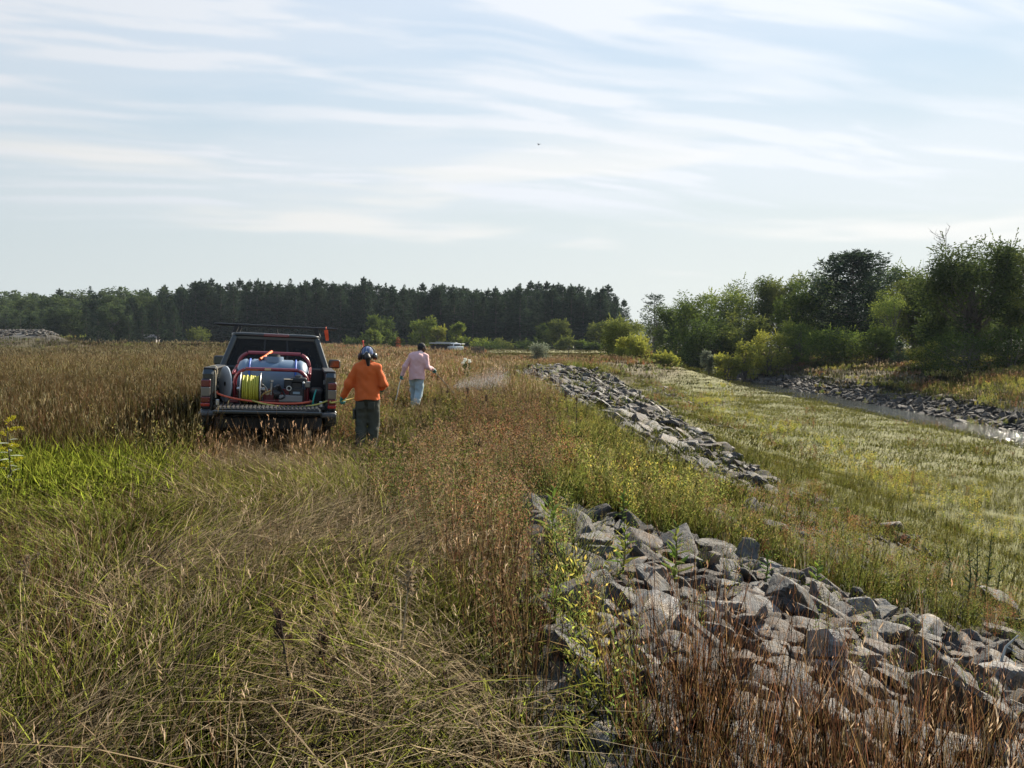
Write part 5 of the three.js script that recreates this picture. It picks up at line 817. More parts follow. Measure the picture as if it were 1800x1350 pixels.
// a gripping hand: palm, four unequal fingers bent at two knuckles, a thumb from the side of the palm
function handBones(wrist, dirIn, palmIn, grow, side) {
  const d = vnorm(dirIn), pal = vnorm(palmIn), w = vnorm(vcross(pal, d)), out = [], palmEnd = vadd(wrist, d, 0.085); const at = (u, v, h) => vadd(vadd(vadd(wrist, d, u), w, v), pal, h);
  out.push(bone(wrist, at(0.04, 0, 0), 0.026 + grow, 0.03 + grow), bone(at(0.04, 0.016, 0), at(0.085, 0.022, 0), 0.018 + grow, 0.015 + grow), bone(at(0.04, -0.016, 0), at(0.085, -0.022, 0), 0.018 + grow, 0.015 + grow), bone(at(0.05, 0, 0), at(0.088, 0, 0), 0.018 + grow, 0.015 + grow));
  [[-0.031, 0.038, 0.026], [-0.010, 0.045, 0.03], [0.011, 0.042, 0.028], [0.031, 0.032, 0.022]].forEach(([v, l1, l2]) => { const k0 = at(0.086, v, 0), k1 = at(0.086 + l1 * 0.55, v, l1 * 0.82), k2 = at(0.086 + l1 * 0.55 - l2 * 0.65, v, l1 * 0.82 + l2 * 0.75), k3 = at(0.086 + l1 * 0.55 - l2 * 1.3, v, l1 * 0.82 + l2 * 0.65); out.push(bone(k0, k1, 0.0098 + grow, 0.009 + grow), bone(k1, k2, 0.009 + grow, 0.0085 + grow), bone(k2, k3, 0.0085 + grow, 0.0075 + grow)); });
  const t0 = at(0.03, side * 0.03, 0.008), t1 = at(0.055, side * 0.05, 0.03), t2 = at(0.07, side * 0.03, 0.052); out.push(bone(t0, t1, 0.014 + grow, 0.011 + grow), bone(t1, t2, 0.011 + grow, 0.009 + grow));
  return { f: blend(out, 0.006), palmCentre: at(0.075, 0, 0.028), box: boundsOf([wrist, at(0.15, 0.05, 0.06), at(0.15, -0.05, 0.06), at(0, 0.05, -0.03), at(0, -0.05, -0.03), at(0.12, 0, 0.09)], 0.03), across: w };
}
function buildPerson(o) {   // o.J joints; returns group
  const J = o.J, t = thing('person', o.label, 'person', o.x, groundY(o.x, o.D), -o.D, o.turn || 0);
  const headF = (() => { const c = J.head, fw = vnorm(o.face), rt = vnorm(vcross(fw, [0, 1, 0])), up = vcross(rt, fw), loc = (x, y, z) => { const p = [x - c[0], y - c[1], z - c[2]]; return [p[0] * rt[0] + p[1] * rt[1] + p[2] * rt[2], p[0] * up[0] + p[1] * up[1] + p[2] * up[2], p[0] * fw[0] + p[1] * fw[1] + p[2] * fw[2]]; };
    const parts = [ball([0, 0.025, -0.012], 0.076, 0.088, 0.096), ball([0, -0.05, 0.022], 0.056, 0.07, 0.066), bone([0, -0.005, 0.085], [0, -0.035, 0.104], 0.008, 0.013), ball([0.079, -0.015, 0], 0.012, 0.032, 0.019), ball([-0.079, -0.015, 0], 0.012, 0.032, 0.019), bone([-0.02, -0.068, 0.082], [0.02, -0.068, 0.082], 0.007, 0.007), bone([-0.045, 0.018, 0.075], [0.045, 0.018, 0.075], 0.009, 0.009), ball([0, -0.105, 0.06], 0.02, 0.016, 0.018)];
    const f = blend(parts, 0.018), eyes = [ball([0.031, -0.002, 0.086], 0.016, 0.011, 0.01), ball([-0.031, -0.002, 0.086], 0.016, 0.011, 0.01)];
    return { f: (x, y, z) => { const p = loc(x, y, z); return Math.max(f(...p), -Math.min(eyes[0](...p), eyes[1](...p)) * 0.6); }, toWorld: (p) => [0, 1, 2].map((k) => c[k] + rt[k] * p[0] + up[k] * p[1] + fw[k] * p[2]), loc }; })();
  const limbs = [bone(J.neck, J.head, 0.055, 0.05), bone(J.chest, J.neck, 0.09, 0.06), bone(J.waist, J.chest, 0.115, 0.13, 0.72), bone(J.pelvis, J.waist, 0.13, 0.11, 0.78), bone(vadd(J.shL, [0.03, -0.02, 0]), vadd(J.shR, [-0.03, -0.02, 0]), 0.045, 0.045)];
  for (const s of ['L', 'R']) limbs.push(bone(vadd(J['sh' + s], [0, -0.03, 0]), J['el' + s], 0.043, 0.037), bone(J['el' + s], J['wr' + s], 0.037, 0.025), bone(J['hip' + s], J['kn' + s], 0.078, 0.052), bone(J['kn' + s], J['an' + s], 0.05, 0.035), bone(J['an' + s], J['toe' + s], 0.04, 0.032));
  const bodyF = blend(limbs, 0.035), bb = boundsOf(Object.values(J), 0.16);
  const hands = ['L', 'R'].map((s) => handBones(J['wr' + s], o['hand' + s].dir, o['hand' + s].palm, 0, s === 'L' ? o['hand' + s].side ?? 1 : o['hand' + s].side ?? -1));
  const hb = boundsOf([J.head], 0.15), skin = [surfaceNets(bodyF, bb[0], bb[1], 0.013), surfaceNets(headF.f, hb[0], hb[1], 0.0045), ...hands.map((h) => surfaceNets(h.f, h.box[0], h.box[1], 0.004))];
  part(t, 'body', mergeGeometries(skin), o.skin);
  for (const sx of [1, -1]) { const e = part(t, 'eye', new THREE.SphereGeometry(0.0105, 12, 10), std(0.5, 0.48, 0.45, 0.2)); e.position.set(...headF.toWorld([sx * 0.031, -0.002, 0.081])); const q = part(e, 'pupil', new THREE.SphereGeometry(0.0055, 10, 8), std(0.02, 0.015, 0.012, 0.2)); const f = vnorm(o.face); q.position.set(f[0] * 0.0075, f[1] * 0.0075, f[2] * 0.0075); }
  // clothes
  const fold = (amp, fx, fy) => (x, y, z) => amp * (noise3(x * fx + 5, y * fy + x * 6, z * fx + 3) - 0.5) + amp * 0.6 * (noise3(x * fx * 2.1, y * fy * 1.6 + 7, z * fx * 2 + 9) - 0.5);
  { const L = [bone(J.waist, J.chest, o.shirt.waist, o.shirt.chest, 0.74), bone(o.hem, J.waist, o.shirt.hem, o.shirt.waist, 0.8), bone(vadd(J.shL, [0.03, -0.02, 0]), vadd(J.shR, [-0.03, -0.02, 0]), 0.07, 0.07), bone(J.chest, vadd(J.neck, [0, 0.0, 0]), 0.1, 0.064), bone(J.shL, J.neck, 0.045, 0.055), bone(J.shR, J.neck, 0.045, 0.055)]; for (const s of ['L', 'R']) L.push(bone(vadd(J['sh' + s], [0, -0.025, 0]), J['el' + s], 0.064, 0.06), bone(J['el' + s], lerp3(J['el' + s], J['wr' + s], 0.93), 0.062, 0.043)); const f0 = blend(L, 0.035), fd = fold(0.032, 9, 10); const cut = o.hem[1] - 0.005;
    const f = (x, y, z) => Math.max(f0(x, y, z) + fd(x, y, z), (cut + 0.014 * Math.sin(x * 17 + z * 9) - y) * 0.7); part(t, 'shirt', surfaceNets(f, bb[0], bb[1], 0.011), o.shirt.mat); }
  { const L = [bone(J.pelvis, vadd(J.waist, [0, -0.03, 0]), o.pants.hip, 0.135, 0.8)]; for (const s of ['L', 'R']) L.push(bone(J['hip' + s], J['kn' + s], o.pants.thigh, o.pants.knee), bone(J['kn' + s], vadd(J['an' + s], [0, 0.03, 0]), o.pants.knee, o.pants.cuff)); const f0 = blend(L, 0.03), fd = fold(0.024, 8, 12); const top = o.hem[1] + 0.035; const f = (x, y, z) => Math.max(f0(x, y, z) + fd(x, y, z), y - top); part(t, 'trousers', surfaceNets(f, bb[0], bb[1], 0.011), o.pants.mat); }
  for (const s of ['L', 'R']) { const a = J['an' + s], toe = J['toe' + s]; const f = blend([bone(vadd(a, [0, 0.08, 0]), vadd(a, [0, -0.02, 0]), 0.056, 0.052), bone(vadd(a, [0, -0.045, 0]), toe, 0.048, 0.042)], 0.02), b = boundsOf([a, toe, vadd(a, [0, 0.1, 0])], 0.08); part(t, 'boot', surfaceNets((x, y, z) => Math.max(f(x, y, z), 0.005 - y), b[0], b[1], 0.009), std(0.05, 0.04, 0.03, 0.8)); }
  ['L', 'R'].forEach((s) => { const h = handBones(J['wr' + s], o['hand' + s].dir, o['hand' + s].palm, 0.0035, s === 'L' ? o['hand' + s].side ?? 1 : o['hand' + s].side ?? -1), cuff = bone(lerp3(J['el' + s], J['wr' + s], 0.84), J['wr' + s], 0.042, 0.034), f = (x, y, z) => smin(h.f(x, y, z), cuff(x, y, z), 0.01), b = boundsOf([h.box[0], h.box[1], lerp3(J['el' + s], J['wr' + s], 0.8)], 0.05); part(t, 'glove', surfaceNets(f, b[0], b[1], 0.0048), o.glove); });
  return { t, headF, hands };
}
const lerp3 = (a, b, t) => [lerp(a[0], b[0], t), lerp(a[1], b[1], t), lerp(a[2], b[2], t)];
const CLOTH = (r, g, b) => std(r, g, b, 0.85, 0, { sheen: 0.3, sheenRoughness: 0.6, sheenColor: new THREE.Color().setRGB(r, g, b) });
const headPart = (P, name, f, pad, cell, mat) => { const c = P.headF.toWorld([0, 0, 0]), b = boundsOf([c], pad); return part(P.t, name, surfaceNets((x, y, z) => f(...P.headF.loc(x, y, z)), b[0], b[1], cell), mat); };
const shell = (f, y0, k) => (x, y, z) => Math.max(f(x, y, z), y0(x, z) - y);
// woman in the orange shirt, hose in her left hand
const P1 = buildPerson({
  x: -2.17, D: 11.3, label: 'person in orange long sleeved shirt and cap, holding the yellow hose beside the truck', face: [-0.05, -0.06, -1],
  J: { head: [0, 1.487, -0.035], neck: [0, 1.36, 0], chest: [0, 1.2, 0.01], waist: [0, 1.0, 0], pelvis: [0, 0.885, 0], shL: [-0.165, 1.30, 0.01], elL: [-0.275, 1.055, 0.035], wrL: [-0.365, 0.87, -0.02], shR: [0.165, 1.30, 0.01], elR: [0.235, 1.05, 0.03], wrR: [0.19, 0.98, -0.2], hipL: [-0.085, 0.86, 0], knL: [-0.1, 0.47, -0.02], anL: [-0.105, 0.09, 0.07], toeL: [-0.12, 0.05, -0.09], hipR: [0.085, 0.86, 0], knR: [0.075, 0.47, -0.05], anR: [0.06, 0.09, -0.02], toeR: [0.07, 0.05, -0.18] },
  hem: [0, 0.815, 0.005], handL: { dir: [-0.45, -0.8, -0.2], palm: [0.75, -0.5, 0.1] }, handR: { dir: [-0.1, -0.25, -1], palm: [-0.9, -0.3, 0.1] },
  skin: std(0.36, 0.20, 0.13, 0.6), glove: std(0.02, 0.17, 0.14, 0.5), shirt: { waist: 0.178, chest: 0.168, hem: 0.19, mat: CLOTH(0.60, 0.115, 0.018) }, pants: { hip: 0.162, thigh: 0.104, knee: 0.092, cuff: 0.072, mat: CLOTH(0.055, 0.058, 0.042) },
});
{
  const skull = ball([0, 0.03, -0.012], 0.088, 0.096, 0.106), edge = (x, z) => -0.012 + (z < 0 ? 0.05 * Math.exp(-(x * x) / 0.0011) * ss(0.0, -0.07, z) : 0);
  const capF = (x, y, z) => Math.max(skull(x, y, z), -ball([0, 0.03, -0.012], 0.083, 0.091, 0.101)(x, y, z), edge(x, z) - y);
  const cap = headPart(P1, 'cap', capF, 0.15, 0.0045, std(0.10, 0.15, 0.30, 0.8));
  headPart(P1, 'cap_brim', (x, y, z) => Math.max(ball([0, 0.0, 0.09], 0.085, 0.2, 0.1)(x, y, z), Math.abs(y - 0.005 + 0.9 * x * x * 3) - 0.004, 0.06 - z), 0.22, 0.005, std(0.07, 0.1, 0.2, 0.8));
  headPart(P1, 'cap_trim', (x, y, z) => Math.max(ball([0, 0.03, -0.012], 0.0905, 0.0985, 0.1085)(x, y, z), -ball([0, 0.03, -0.012], 0.085, 0.093, 0.103)(x, y, z), Math.min(Math.abs(y - edge(x, z) - 0.006) - 0.007, Math.max(Math.abs(x) - 0.003, -0.02 - y), Math.max(Math.abs(Math.abs(x) - 0.048) - 0.003, 0.01 - y))), 0.15, 0.004, std(0.55, 0.57, 0.6, 0.8));
  headPart(P1, 'hair', blend([ball([0, 0.0, -0.022], 0.083, 0.075, 0.092), bone([0.008, 0.0, -0.105], [0.02, -0.05, -0.13], 0.03, 0.042), bone([0.02, -0.05, -0.13], [0.028, -0.16, -0.12], 0.04, 0.024), ball([0, -0.05, -0.04], 0.07, 0.05, 0.055)], 0.02), 0.22, 0.005, std(0.012, 0.009, 0.008, 0.55));
  for (const s of [-1, 1]) { const c = P1.headF.toWorld([s * 0.112, -0.025, 0.005]); const cup = part(P1.t, 'ear_muff', (() => { const g = new THREE.SphereGeometry(1, 24, 16); g.scale(0.036, 0.058, 0.048); g.rotateZ(s * 0.22); return g; })(), s < 0 ? std(0.045, 0.012, 0.010, 0.5) : std(0.02, 0.02, 0.02, 0.3, 0, { clearcoat: 1 })); cup.position.set(...c); part(cup, 'muff_cushion', moved(new THREE.TorusGeometry(0.038, 0.013, 10, 24), -s * 0.022, 0, 0, 0, Math.PI / 2, 0), BLACK); }
  part(P1.t, 'headband', (() => { const g = new THREE.TorusGeometry(0.115, 0.007, 8, 30, Math.PI); const c = P1.headF.toWorld([0, 0.0, 0.01]); g.scale(1, 1.16, 1); g.translate(...c); return g; })(), BLACK);
  part(P1.t, 'antenna', (() => { const a = P1.headF.toWorld([-0.06, 0.06, 0.06]), b = P1.headF.toWorld([-0.078, 0.205, 0.06]); return join([beam(V(...a), V(...b), 0.014, 0.014, 0.006), moved(new THREE.SphereGeometry(0.016, 12, 10), b[0], b[1], b[2])]); })(), std(0.75, 0.07, 0.04, 0.5));
  part(P1.t, 'pants_pocket', (() => { const g = rbox(0.03, 0.16, 0.14, 0.012); g.rotateZ(-0.04); g.translate(-0.20, 0.60, 0); return g; })(), CLOTH(0.05, 0.052, 0.038));
  part(P1.t, 'back_pocket', join([moved(rbox(0.11, 0.1, 0.012, 0.006), -0.08, 0.735, 0.137, 0.05, 0.2, 0), moved(rbox(0.11, 0.1, 0.012, 0.006), 0.08, 0.735, 0.137, 0.05, -0.2, 0)]), CLOTH(0.05, 0.052, 0.038));
  P1.t.updateMatrixWorld(true);
  const grip = P1.t.localToWorld(V(...P1.hands[0].palmCentre)), grip2 = P1.t.localToWorld(V(...P1.hands[1].palmCentre));
  const L = (x, y, z) => localToWorld(x, y, z), hs = thing('spray_hose', 'yellow hose sagging from the truck reel to the hand of the orange shirted person', 'hose', 0, 0, 0);
  part(hs, 'hose', pipe([L(-0.28, 0.80, -0.18), L(-0.24, 0.83, -0.02), L(-0.1, 0.80, 0.06), L(0.15, 0.765, 0.12), L(0.42, 0.765, 0.1), L(0.66, 0.80, 0.06), L(0.85, 0.865, 0.02), grip.clone().add(V(-0.16, -0.02, 0.08)), grip, grip.clone().add(V(0.14, 0.03, -0.14)), grip2.clone().add(V(-0.1, -0.06, -0.02)), grip2], 0.0125, 110, 8), std(0.46, 0.40, 0.09, 0.5));
}
// man in the pale pink shirt, spraying to the right
const P2 = buildPerson({
  x: -2.33, D: 18.5, label: 'person in a pale pink shirt and black cap spraying weeds with a wand, walking ahead', face: [0.72, -0.3, -0.62],
  J: { head: [0.105, 1.555, -0.09], neck: [0.06, 1.435, -0.03], chest: [0.035, 1.25, 0.0], waist: [0.0, 1.02, 0.0], pelvis: [-0.01, 0.90, 0.0], shL: [-0.155, 1.365, 0.02], elL: [-0.29, 1.10, 0.05], wrL: [-0.365, 0.89, 0.0], shR: [0.225, 1.355, -0.03], elR: [0.265, 1.085, 0.03], wrR: [0.375, 1.03, -0.17], hipL: [-0.1, 0.87, 0], knL: [-0.1, 0.5, -0.17], anL: [-0.1, 0.12, -0.12], toeL: [-0.1, 0.07, -0.27], hipR: [0.075, 0.87, 0], knR: [0.045, 0.47, 0.03], anR: [-0.015, 0.1, 0.2], toeR: [-0.01, 0.05, 0.05] },
  hem: [0, 0.79, 0.01], handL: { dir: [-0.4, -0.9, 0.0], palm: [0.4, -0.2, -0.8] }, handR: { dir: [0.55, -0.5, -0.6], palm: [-0.5, -0.6, 0.3] },
  skin: std(0.085, 0.045, 0.028, 0.55), glove: std(0.03, 0.16, 0.15, 0.5), shirt: { waist: 0.19, chest: 0.195, hem: 0.195, mat: CLOTH(0.72, 0.44, 0.43) }, pants: { hip: 0.165, thigh: 0.112, knee: 0.095, cuff: 0.085, mat: CLOTH(0.33, 0.42, 0.45) },
});
{
  const sk = ball([0, 0.03, -0.012], 0.086, 0.095, 0.104);
  headPart(P2, 'cap', (x, y, z) => Math.max(sk(x, y, z), -ball([0, 0.03, -0.012], 0.08, 0.089, 0.098)(x, y, z), 0.0 - y), 0.15, 0.0045, std(0.016, 0.017, 0.02, 0.75));
  headPart(P2, 'cap_brim', (x, y, z) => Math.max(ball([0, 0.0, 0.09], 0.085, 0.2, 0.095)(x, y, z), Math.abs(y - 0.012 + 2.6 * x * x) - 0.004, 0.06 - z), 0.22, 0.005, std(0.016, 0.017, 0.02, 0.75));
  headPart(P2, 'hair', blend([ball([0, -0.005, -0.02], 0.081, 0.066, 0.09), ball([0, -0.05, -0.05], 0.058, 0.03, 0.04)], 0.02), 0.16, 0.005, std(0.012, 0.011, 0.011, 0.9));
  headPart(P2, 'beard', blend([ball([0, -0.085, 0.045], 0.06, 0.05, 0.05)], 0.02), 0.18, 0.005, std(0.014, 0.012, 0.011, 0.9));
  { const J = P2.t, a = [0.055, 1.425, -0.02]; part(J, 'collar', surfaceNets((x, y, z) => { const q = Math.hypot((x - a[0]) / 1, (z - a[2]) / 0.85), d = Math.abs(y - a[1]) - 0.035; return Math.max(Math.abs(q - 0.085 + (y - a[1]) * 0.5) - 0.009, d); }, [a[0] - 0.16, a[1] - 0.1, a[2] - 0.16], [a[0] + 0.16, a[1] + 0.1, a[2] + 0.16], 0.006), CLOTH(0.78, 0.66, 0.64)); }
  P2.t.updateMatrixWorld(true);
  const gl = P2.t.localToWorld(V(...P2.hands[0].palmCentre)), gr = P2.t.localToWorld(V(...P2.hands[1].palmCentre));
  const w = thing('spray_wand', 'dark spray wand held forward by the pink shirted person', 'wand', 0, 0, 0), tip = gr.clone().add(V(0.42, -0.52, -0.35));
  part(w, 'lance', pipe([gr.clone().add(V(-0.06, 0.09, 0.06)), gr, gr.clone().lerp(tip, 0.5), tip], 0.009, 20, 8), DARKM); part(w, 'trigger_grip', beam(gr.clone().add(V(-0.04, 0.06, 0.04)), gr.clone().add(V(0.03, -0.05, -0.02)), 0.032, 0.036, 0.012), BLACK); part(w, 'nozzle', beam(tip, tip.clone().add(V(0.05, -0.05, -0.03)), 0.022, 0.022, 0.008), STEEL);
  const h = thing('spray_hose', 'pale hose hanging from the left glove of the pink shirted person', 'hose', 0, 0, 0);
  part(h, 'hose', pipe([gl.clone().add(V(0.05, 0.06, -0.05)), gl, gl.clone().add(V(-0.06, -0.18, 0.05)), gl.clone().add(V(-0.1, -0.42, 0.12)), gl.clone().add(V(-0.16, -0.72, 0.3))], 0.012, 40, 8), std(0.6, 0.58, 0.5, 0.5));
  // the fan of spray drifting into the weeds
  const R = rng(99), drops = []; for (let k = 0; k < 10000; k++) { const s = Math.pow(R(), 0.7), a = (R() - 0.5) * 2; drops.push({ x: tip.x + 0.02 + s * 1.35 + (R() - 0.5) * 0.3 * s, y: tip.y + 0.12 + 0.16 * s + a * 0.5 * Math.sqrt(s) * (R() * 0.8 + 0.2), z: tip.z - 0.1 - s * 0.5 + (R() - 0.5) * 0.9 * s, s: 0.0018 + 0.0022 * R() * R(), yaw: R() * 6, rx: R() * 3 }); }
  const g = stuff('spray_mist', 'faint white spray drifting over the weeds right of the pink shirted person', 'mist'); scatterCopies(g, 'droplets', new THREE.IcosahedronGeometry(1, 0), std(0.85, 0.87, 0.88, 0.4), drops);
}

// ---------------------------------------------------------------- far small buildings and field things
{
  const D = 214, x = lateral(265, D), y = groundY(x, D) - 0.1, t = thing('shed', 'little shed with grey pitched roof before the left wood', 'shed', x, y, -D, 0.12);
  const W = 4.2, H = heightAt(588, D) - y; const wall = std(0.34, 0.32, 0.3, 0.9), roof = std(0.26, 0.24, 0.235, 0.7);
  part(t, 'wall', new THREE.BoxGeometry(W * 0.92, H * 0.55, 3), wall).position.y = H * 0.275;
  for (const s of [-1, 1]) { const m = part(t, 'roof', new THREE.BoxGeometry(W, 0.12, 2.3), roof); m.position.set(0, H * 0.77, s * 0.95); m.rotation.x = s * Math.atan2(H * 0.45, 1.9); }
  part(t, 'door', new THREE.BoxGeometry(0.9, H * 0.42, 0.06), std(0.1, 0.09, 0.08, 0.8)).position.set(0.8, H * 0.21, 1.52);
  part(t, 'window', new THREE.BoxGeometry(0.7, 0.5, 0.05), std(0.05, 0.06, 0.07, 0.2)).position.set(-0.9, H * 0.34, 1.52);
}
{
  const D = 150, x = lateral(786, D), y = groundY(x, D), yt = heightAt(603, D) - y, t = thing('shelter', 'low open shelter with a long grey flat roof in the field', 'shelter', x, y, -D, -0.1), W = 6.6;
  const metal = std(0.42, 0.43, 0.44, 0.4, 0.4), woodm = std(0.05, 0.04, 0.035, 0.9);
  const r1 = part(t, 'roof', rbox(W, 0.16, 3.4, 0.03), metal); r1.position.y = yt - 0.1; r1.rotation.z = -0.028; const r2 = part(t, 'roof', rbox(W * 0.62, 0.1, 2.4, 0.03), metal); r2.position.set(-0.2, yt + 0.12, -0.4); r2.rotation.z = -0.028;
  for (const px of [-3, -1.1, 1.0, 2.7]) for (const pz of [-1.4, 1.4]) part(t, 'post', rbox(0.14, yt, 0.14, 0.01), woodm).position.set(px, yt / 2 - 0.15, pz);
  part(t, 'back_wall', rbox(W * 0.9, yt * 0.8, 0.08, 0.01), woodm).position.set(-0.2, yt * 0.42, -1.5);
  part(t, 'side_wall', rbox(3.6, yt * 0.75, 0.08, 0.01), woodm).position.set(-1.4, yt * 0.4, 0.9);
  const v = thing('parked_vehicle', 'white vehicle parked under the right end of the low field shelter', 'vehicle', lateral(800, D - 2), y, -(D - 2), 0.5);
  const white = std(0.72, 0.74, 0.75, 0.35, 0, { clearcoat: 0.8 }), dk = std(0.03, 0.035, 0.04, 0.15);
  part(v, 'body', rbox(1.8, 0.75, 4.2, 0.18, 3), white).position.y = 0.72; part(v, 'cabin', rbox(1.55, 0.62, 2.1, 0.2, 3), white).position.set(0, 1.36, -0.1);
  part(v, 'windshield', rbox(1.3, 0.4, 0.06, 0.02), dk).position.set(0, 1.3, 0.96); part(v, 'rear_window', rbox(1.3, 0.36, 0.06, 0.02), dk).position.set(0, 1.36, -1.16);
  for (const s of [-1, 1]) { part(v, 'side_window', rbox(0.05, 0.36, 1.6, 0.02), dk).position.set(s * 0.77, 1.36, -0.1); for (const z of [-1.3, 1.3]) { const wh = part(v, 'wheel', new THREE.CylinderGeometry(0.34, 0.34, 0.22, 20).rotateZ(Math.PI / 2), RUBBER); wh.position.set(s * 0.82, 0.34, z); } }
}
{
  const D = 122, x = lateral(840, D), y = groundY(x, D), t = thing('wooden_fence', 'short dark slatted wooden fence standing alone in the field right of the shelter', 'fence', x, y, -D), wd = std(0.085, 0.07, 0.06, 0.95), H = heightAt(610, D) - y + 0.1;
  for (let k = 0; k < 4; k++) part(t, 'post', rbox(0.12, H + 0.1, 0.12, 0.01), wd).position.set(-1.0 + k * 0.66, H / 2, 0);
  for (let k = 0; k < 5; k++) part(t, 'board', rbox(2.1, H * 0.13, 0.03, 0.005), wd).position.set(0, H * (0.2 + k * 0.18), 0.08);
}
{
  const D = 66, x = lateral(999, D), y = groundY(x, D), H = heightAt(613, D) - y, t = thing('field_stake', 'thin dark stake standing in the weeds before the mown field', 'stake', x, y, -D);
  part(t, 'stake_shaft', rbox(0.05, H + 0.2, 0.05, 0.01), std(0.10, 0.085, 0.07, 0.9)).position.y = H / 2 - 0.1; part(t, 'stake_cap', new THREE.ConeGeometry(0.04, 0.08, 4), std(0.12, 0.1, 0.08, 0.9)).position.y = H + 0.04;
}
{
  const D = 90, r = ray(947, 254), t = thing('bird', 'tiny dark bird flying high in the sky', 'bird', r.x * D, EYE + r.y * D, -D, 0.6), m = std(0.05, 0.05, 0.055, 0.8);
  const b = new THREE.SphereGeometry(1, 14, 10); b.scale(0.06, 0.05, 0.16); part(t, 'body', b, m);
  for (const s of [-1, 1]) { const w = new THREE.BufferGeometry(); w.setAttribute('position', new THREE.Float32BufferAttribute([0, 0.02, -0.08, 0, 0.02, 0.08, s * 0.16, 0.09, -0.05, s * 0.15, 0.09, 0.06, s * 0.33, 0.05, 0.06], 3)); w.setIndex([0, 1, 3, 0, 3, 2, 2, 3, 4]); w.computeVertexNormals(); part(t, 'wing', w, std(0.05, 0.05, 0.055, 0.8, 0, { side: THREE.DoubleSide })); }
}
// ---------------------------------------------------------------- single plants that stand out
const bentLeaf = (seed, L, W, bend) => { const g = new THREE.PlaneGeometry(W, L, 2, 7), p = g.attributes.position; for (let i = 0; i < p.count; i++) { const t = p.getY(i) / L + 0.5, w = Math.sin(Math.PI * Math.min(1, 0.06 + 0.94 * t)) * (1 - 0.25 * t), x = p.getX(i) * w; p.setXYZ(i, x, t * L * (1 - bend * 0.25 * t), Math.abs(x) * 0.5 + bend * L * t * t * 0.6); } g.computeVertexNormals(); return g; };
function leafyWeed(name, label, px, py, topY, seed, o = {}) {
  const g = groundAt(px, py), D = g.D, H = (py - topY) / FPX * D * (o.tall ?? 1.2), t = thing(name, label, o.cat || 'plant', g.x, g.y + (o.up ?? 0.06), -D), R = rng(seed), stemC = o.stem || [0.10, 0.12, 0.03];
  const mb = new MB(); mb.tube([V(0, -0.05, 0), V(0.02, H * 0.5, 0.01), V(0.01 + (o.lean || 0) * H, H, 0)], [0.008, 0.006, 0.003], stemC, 6); part(t, 'stem', mb.build(), BARK);
  const mats = (o.cols || [[0.15, 0.23, 0.03], [0.21, 0.28, 0.04], [0.11, 0.17, 0.03]]).map(([r, gg, b]) => std(r, gg, b, 0.95, 0, { side: THREE.DoubleSide, transmission: 0.45, thickness: 0, specularIntensity: 0.12 })), lg = [0, 1, 2].map((k) => bentLeaf(seed + k, 1, (o.ratio ?? 0.22) * 1.3, 0.2 + 0.25 * k));
  mats.forEach((m) => { m.roughness = 0.95; });
  const n = Math.round((o.leaves || 26) * 0.75); for (let k = 0; k < n; k++) { const f = (k + 0.5) / n, m = part(t, 'leaf', lg[k % 3], mats[Math.floor(R() * mats.length)]), s = H * (o.leaf ?? 0.32) * 1.3 * (1.1 - 0.75 * f) * (0.8 + 0.4 * R()); m.position.set(0.02 * f + (o.lean || 0) * H * f * f, H * (0.08 + 0.9 * f), 0.01); m.rotation.order = 'YXZ'; m.rotation.set(lerp(1.15, 0.42, f) + (R() - 0.5) * 0.3, k * 2.4 + R() * 0.5, 0); m.scale.setScalar(s); }
  return t;
}
leafyWeed('leafy_weed', 'bright green leafy weed at the left top corner of the near rocks', 968, 972, 884, 1, { leaves: 34 });
leafyWeed('leafy_weed', 'thin green leafy weed standing behind the boulders near the top of the rocks', 1093, 928, 872, 2, { leaves: 24, leaf: 0.26 });
leafyWeed('leafy_weed', 'green weed with yellow base leaves among stones right of the big boulder', 1094, 1018, 944, 3, { leaves: 30, leaf: 0.3, cols: [[0.15, 0.24, 0.03], [0.22, 0.28, 0.04], [0.28, 0.27, 0.04]] });
leafyWeed('leafy_weed', 'broad bright green weed rising from a gap in the middle of the rocks', 1184, 1040, 948, 4, { leaves: 34, leaf: 0.27, ratio: 0.24, cols: [[0.12, 0.2, 0.03], [0.17, 0.25, 0.035], [0.2, 0.22, 0.05]] });
leafyWeed('leafy_weed', 'slender yellow green weed at the left edge of the rocks', 972, 1112, 1034, 5, { leaves: 28, leaf: 0.26, cols: [[0.18, 0.27, 0.03], [0.24, 0.33, 0.04], [0.13, 0.2, 0.03]] });
leafyWeed('leafy_weed', 'small pale leafy weed beside the white topped stone at the right of the rocks', 1432, 1052, 1006, 6, { leaves: 16, leaf: 0.45, ratio: 0.3 });
leafyWeed('leafy_weed', 'dark green weed in the grass at the upper right of the near rocks', 1345, 1030, 985, 7, { leaves: 22, leaf: 0.3, cols: [[0.09, 0.16, 0.03], [0.12, 0.2, 0.03]] });
[[1665, 1040, 962], [1700, 1075, 965], [1712, 1060, 958], [1732, 1060, 952], [1752, 1050, 985]].forEach(([x, y, ty], k) => { const t = leafyWeed('seed_spike', 'dark upright seed spike rising at the right foot of the slope', x, y, ty, 20 + k, { leaves: 40, leaf: 0.1, ratio: 0.35, stem: [0.05, 0.06, 0.02], cols: [[0.05, 0.07, 0.02], [0.07, 0.09, 0.025]], lean: k === 4 ? 0.45 : (k - 2) * 0.05, tall: 1.1 }); t.userData.group = 'dark seed spikes at the foot of the slope'; });
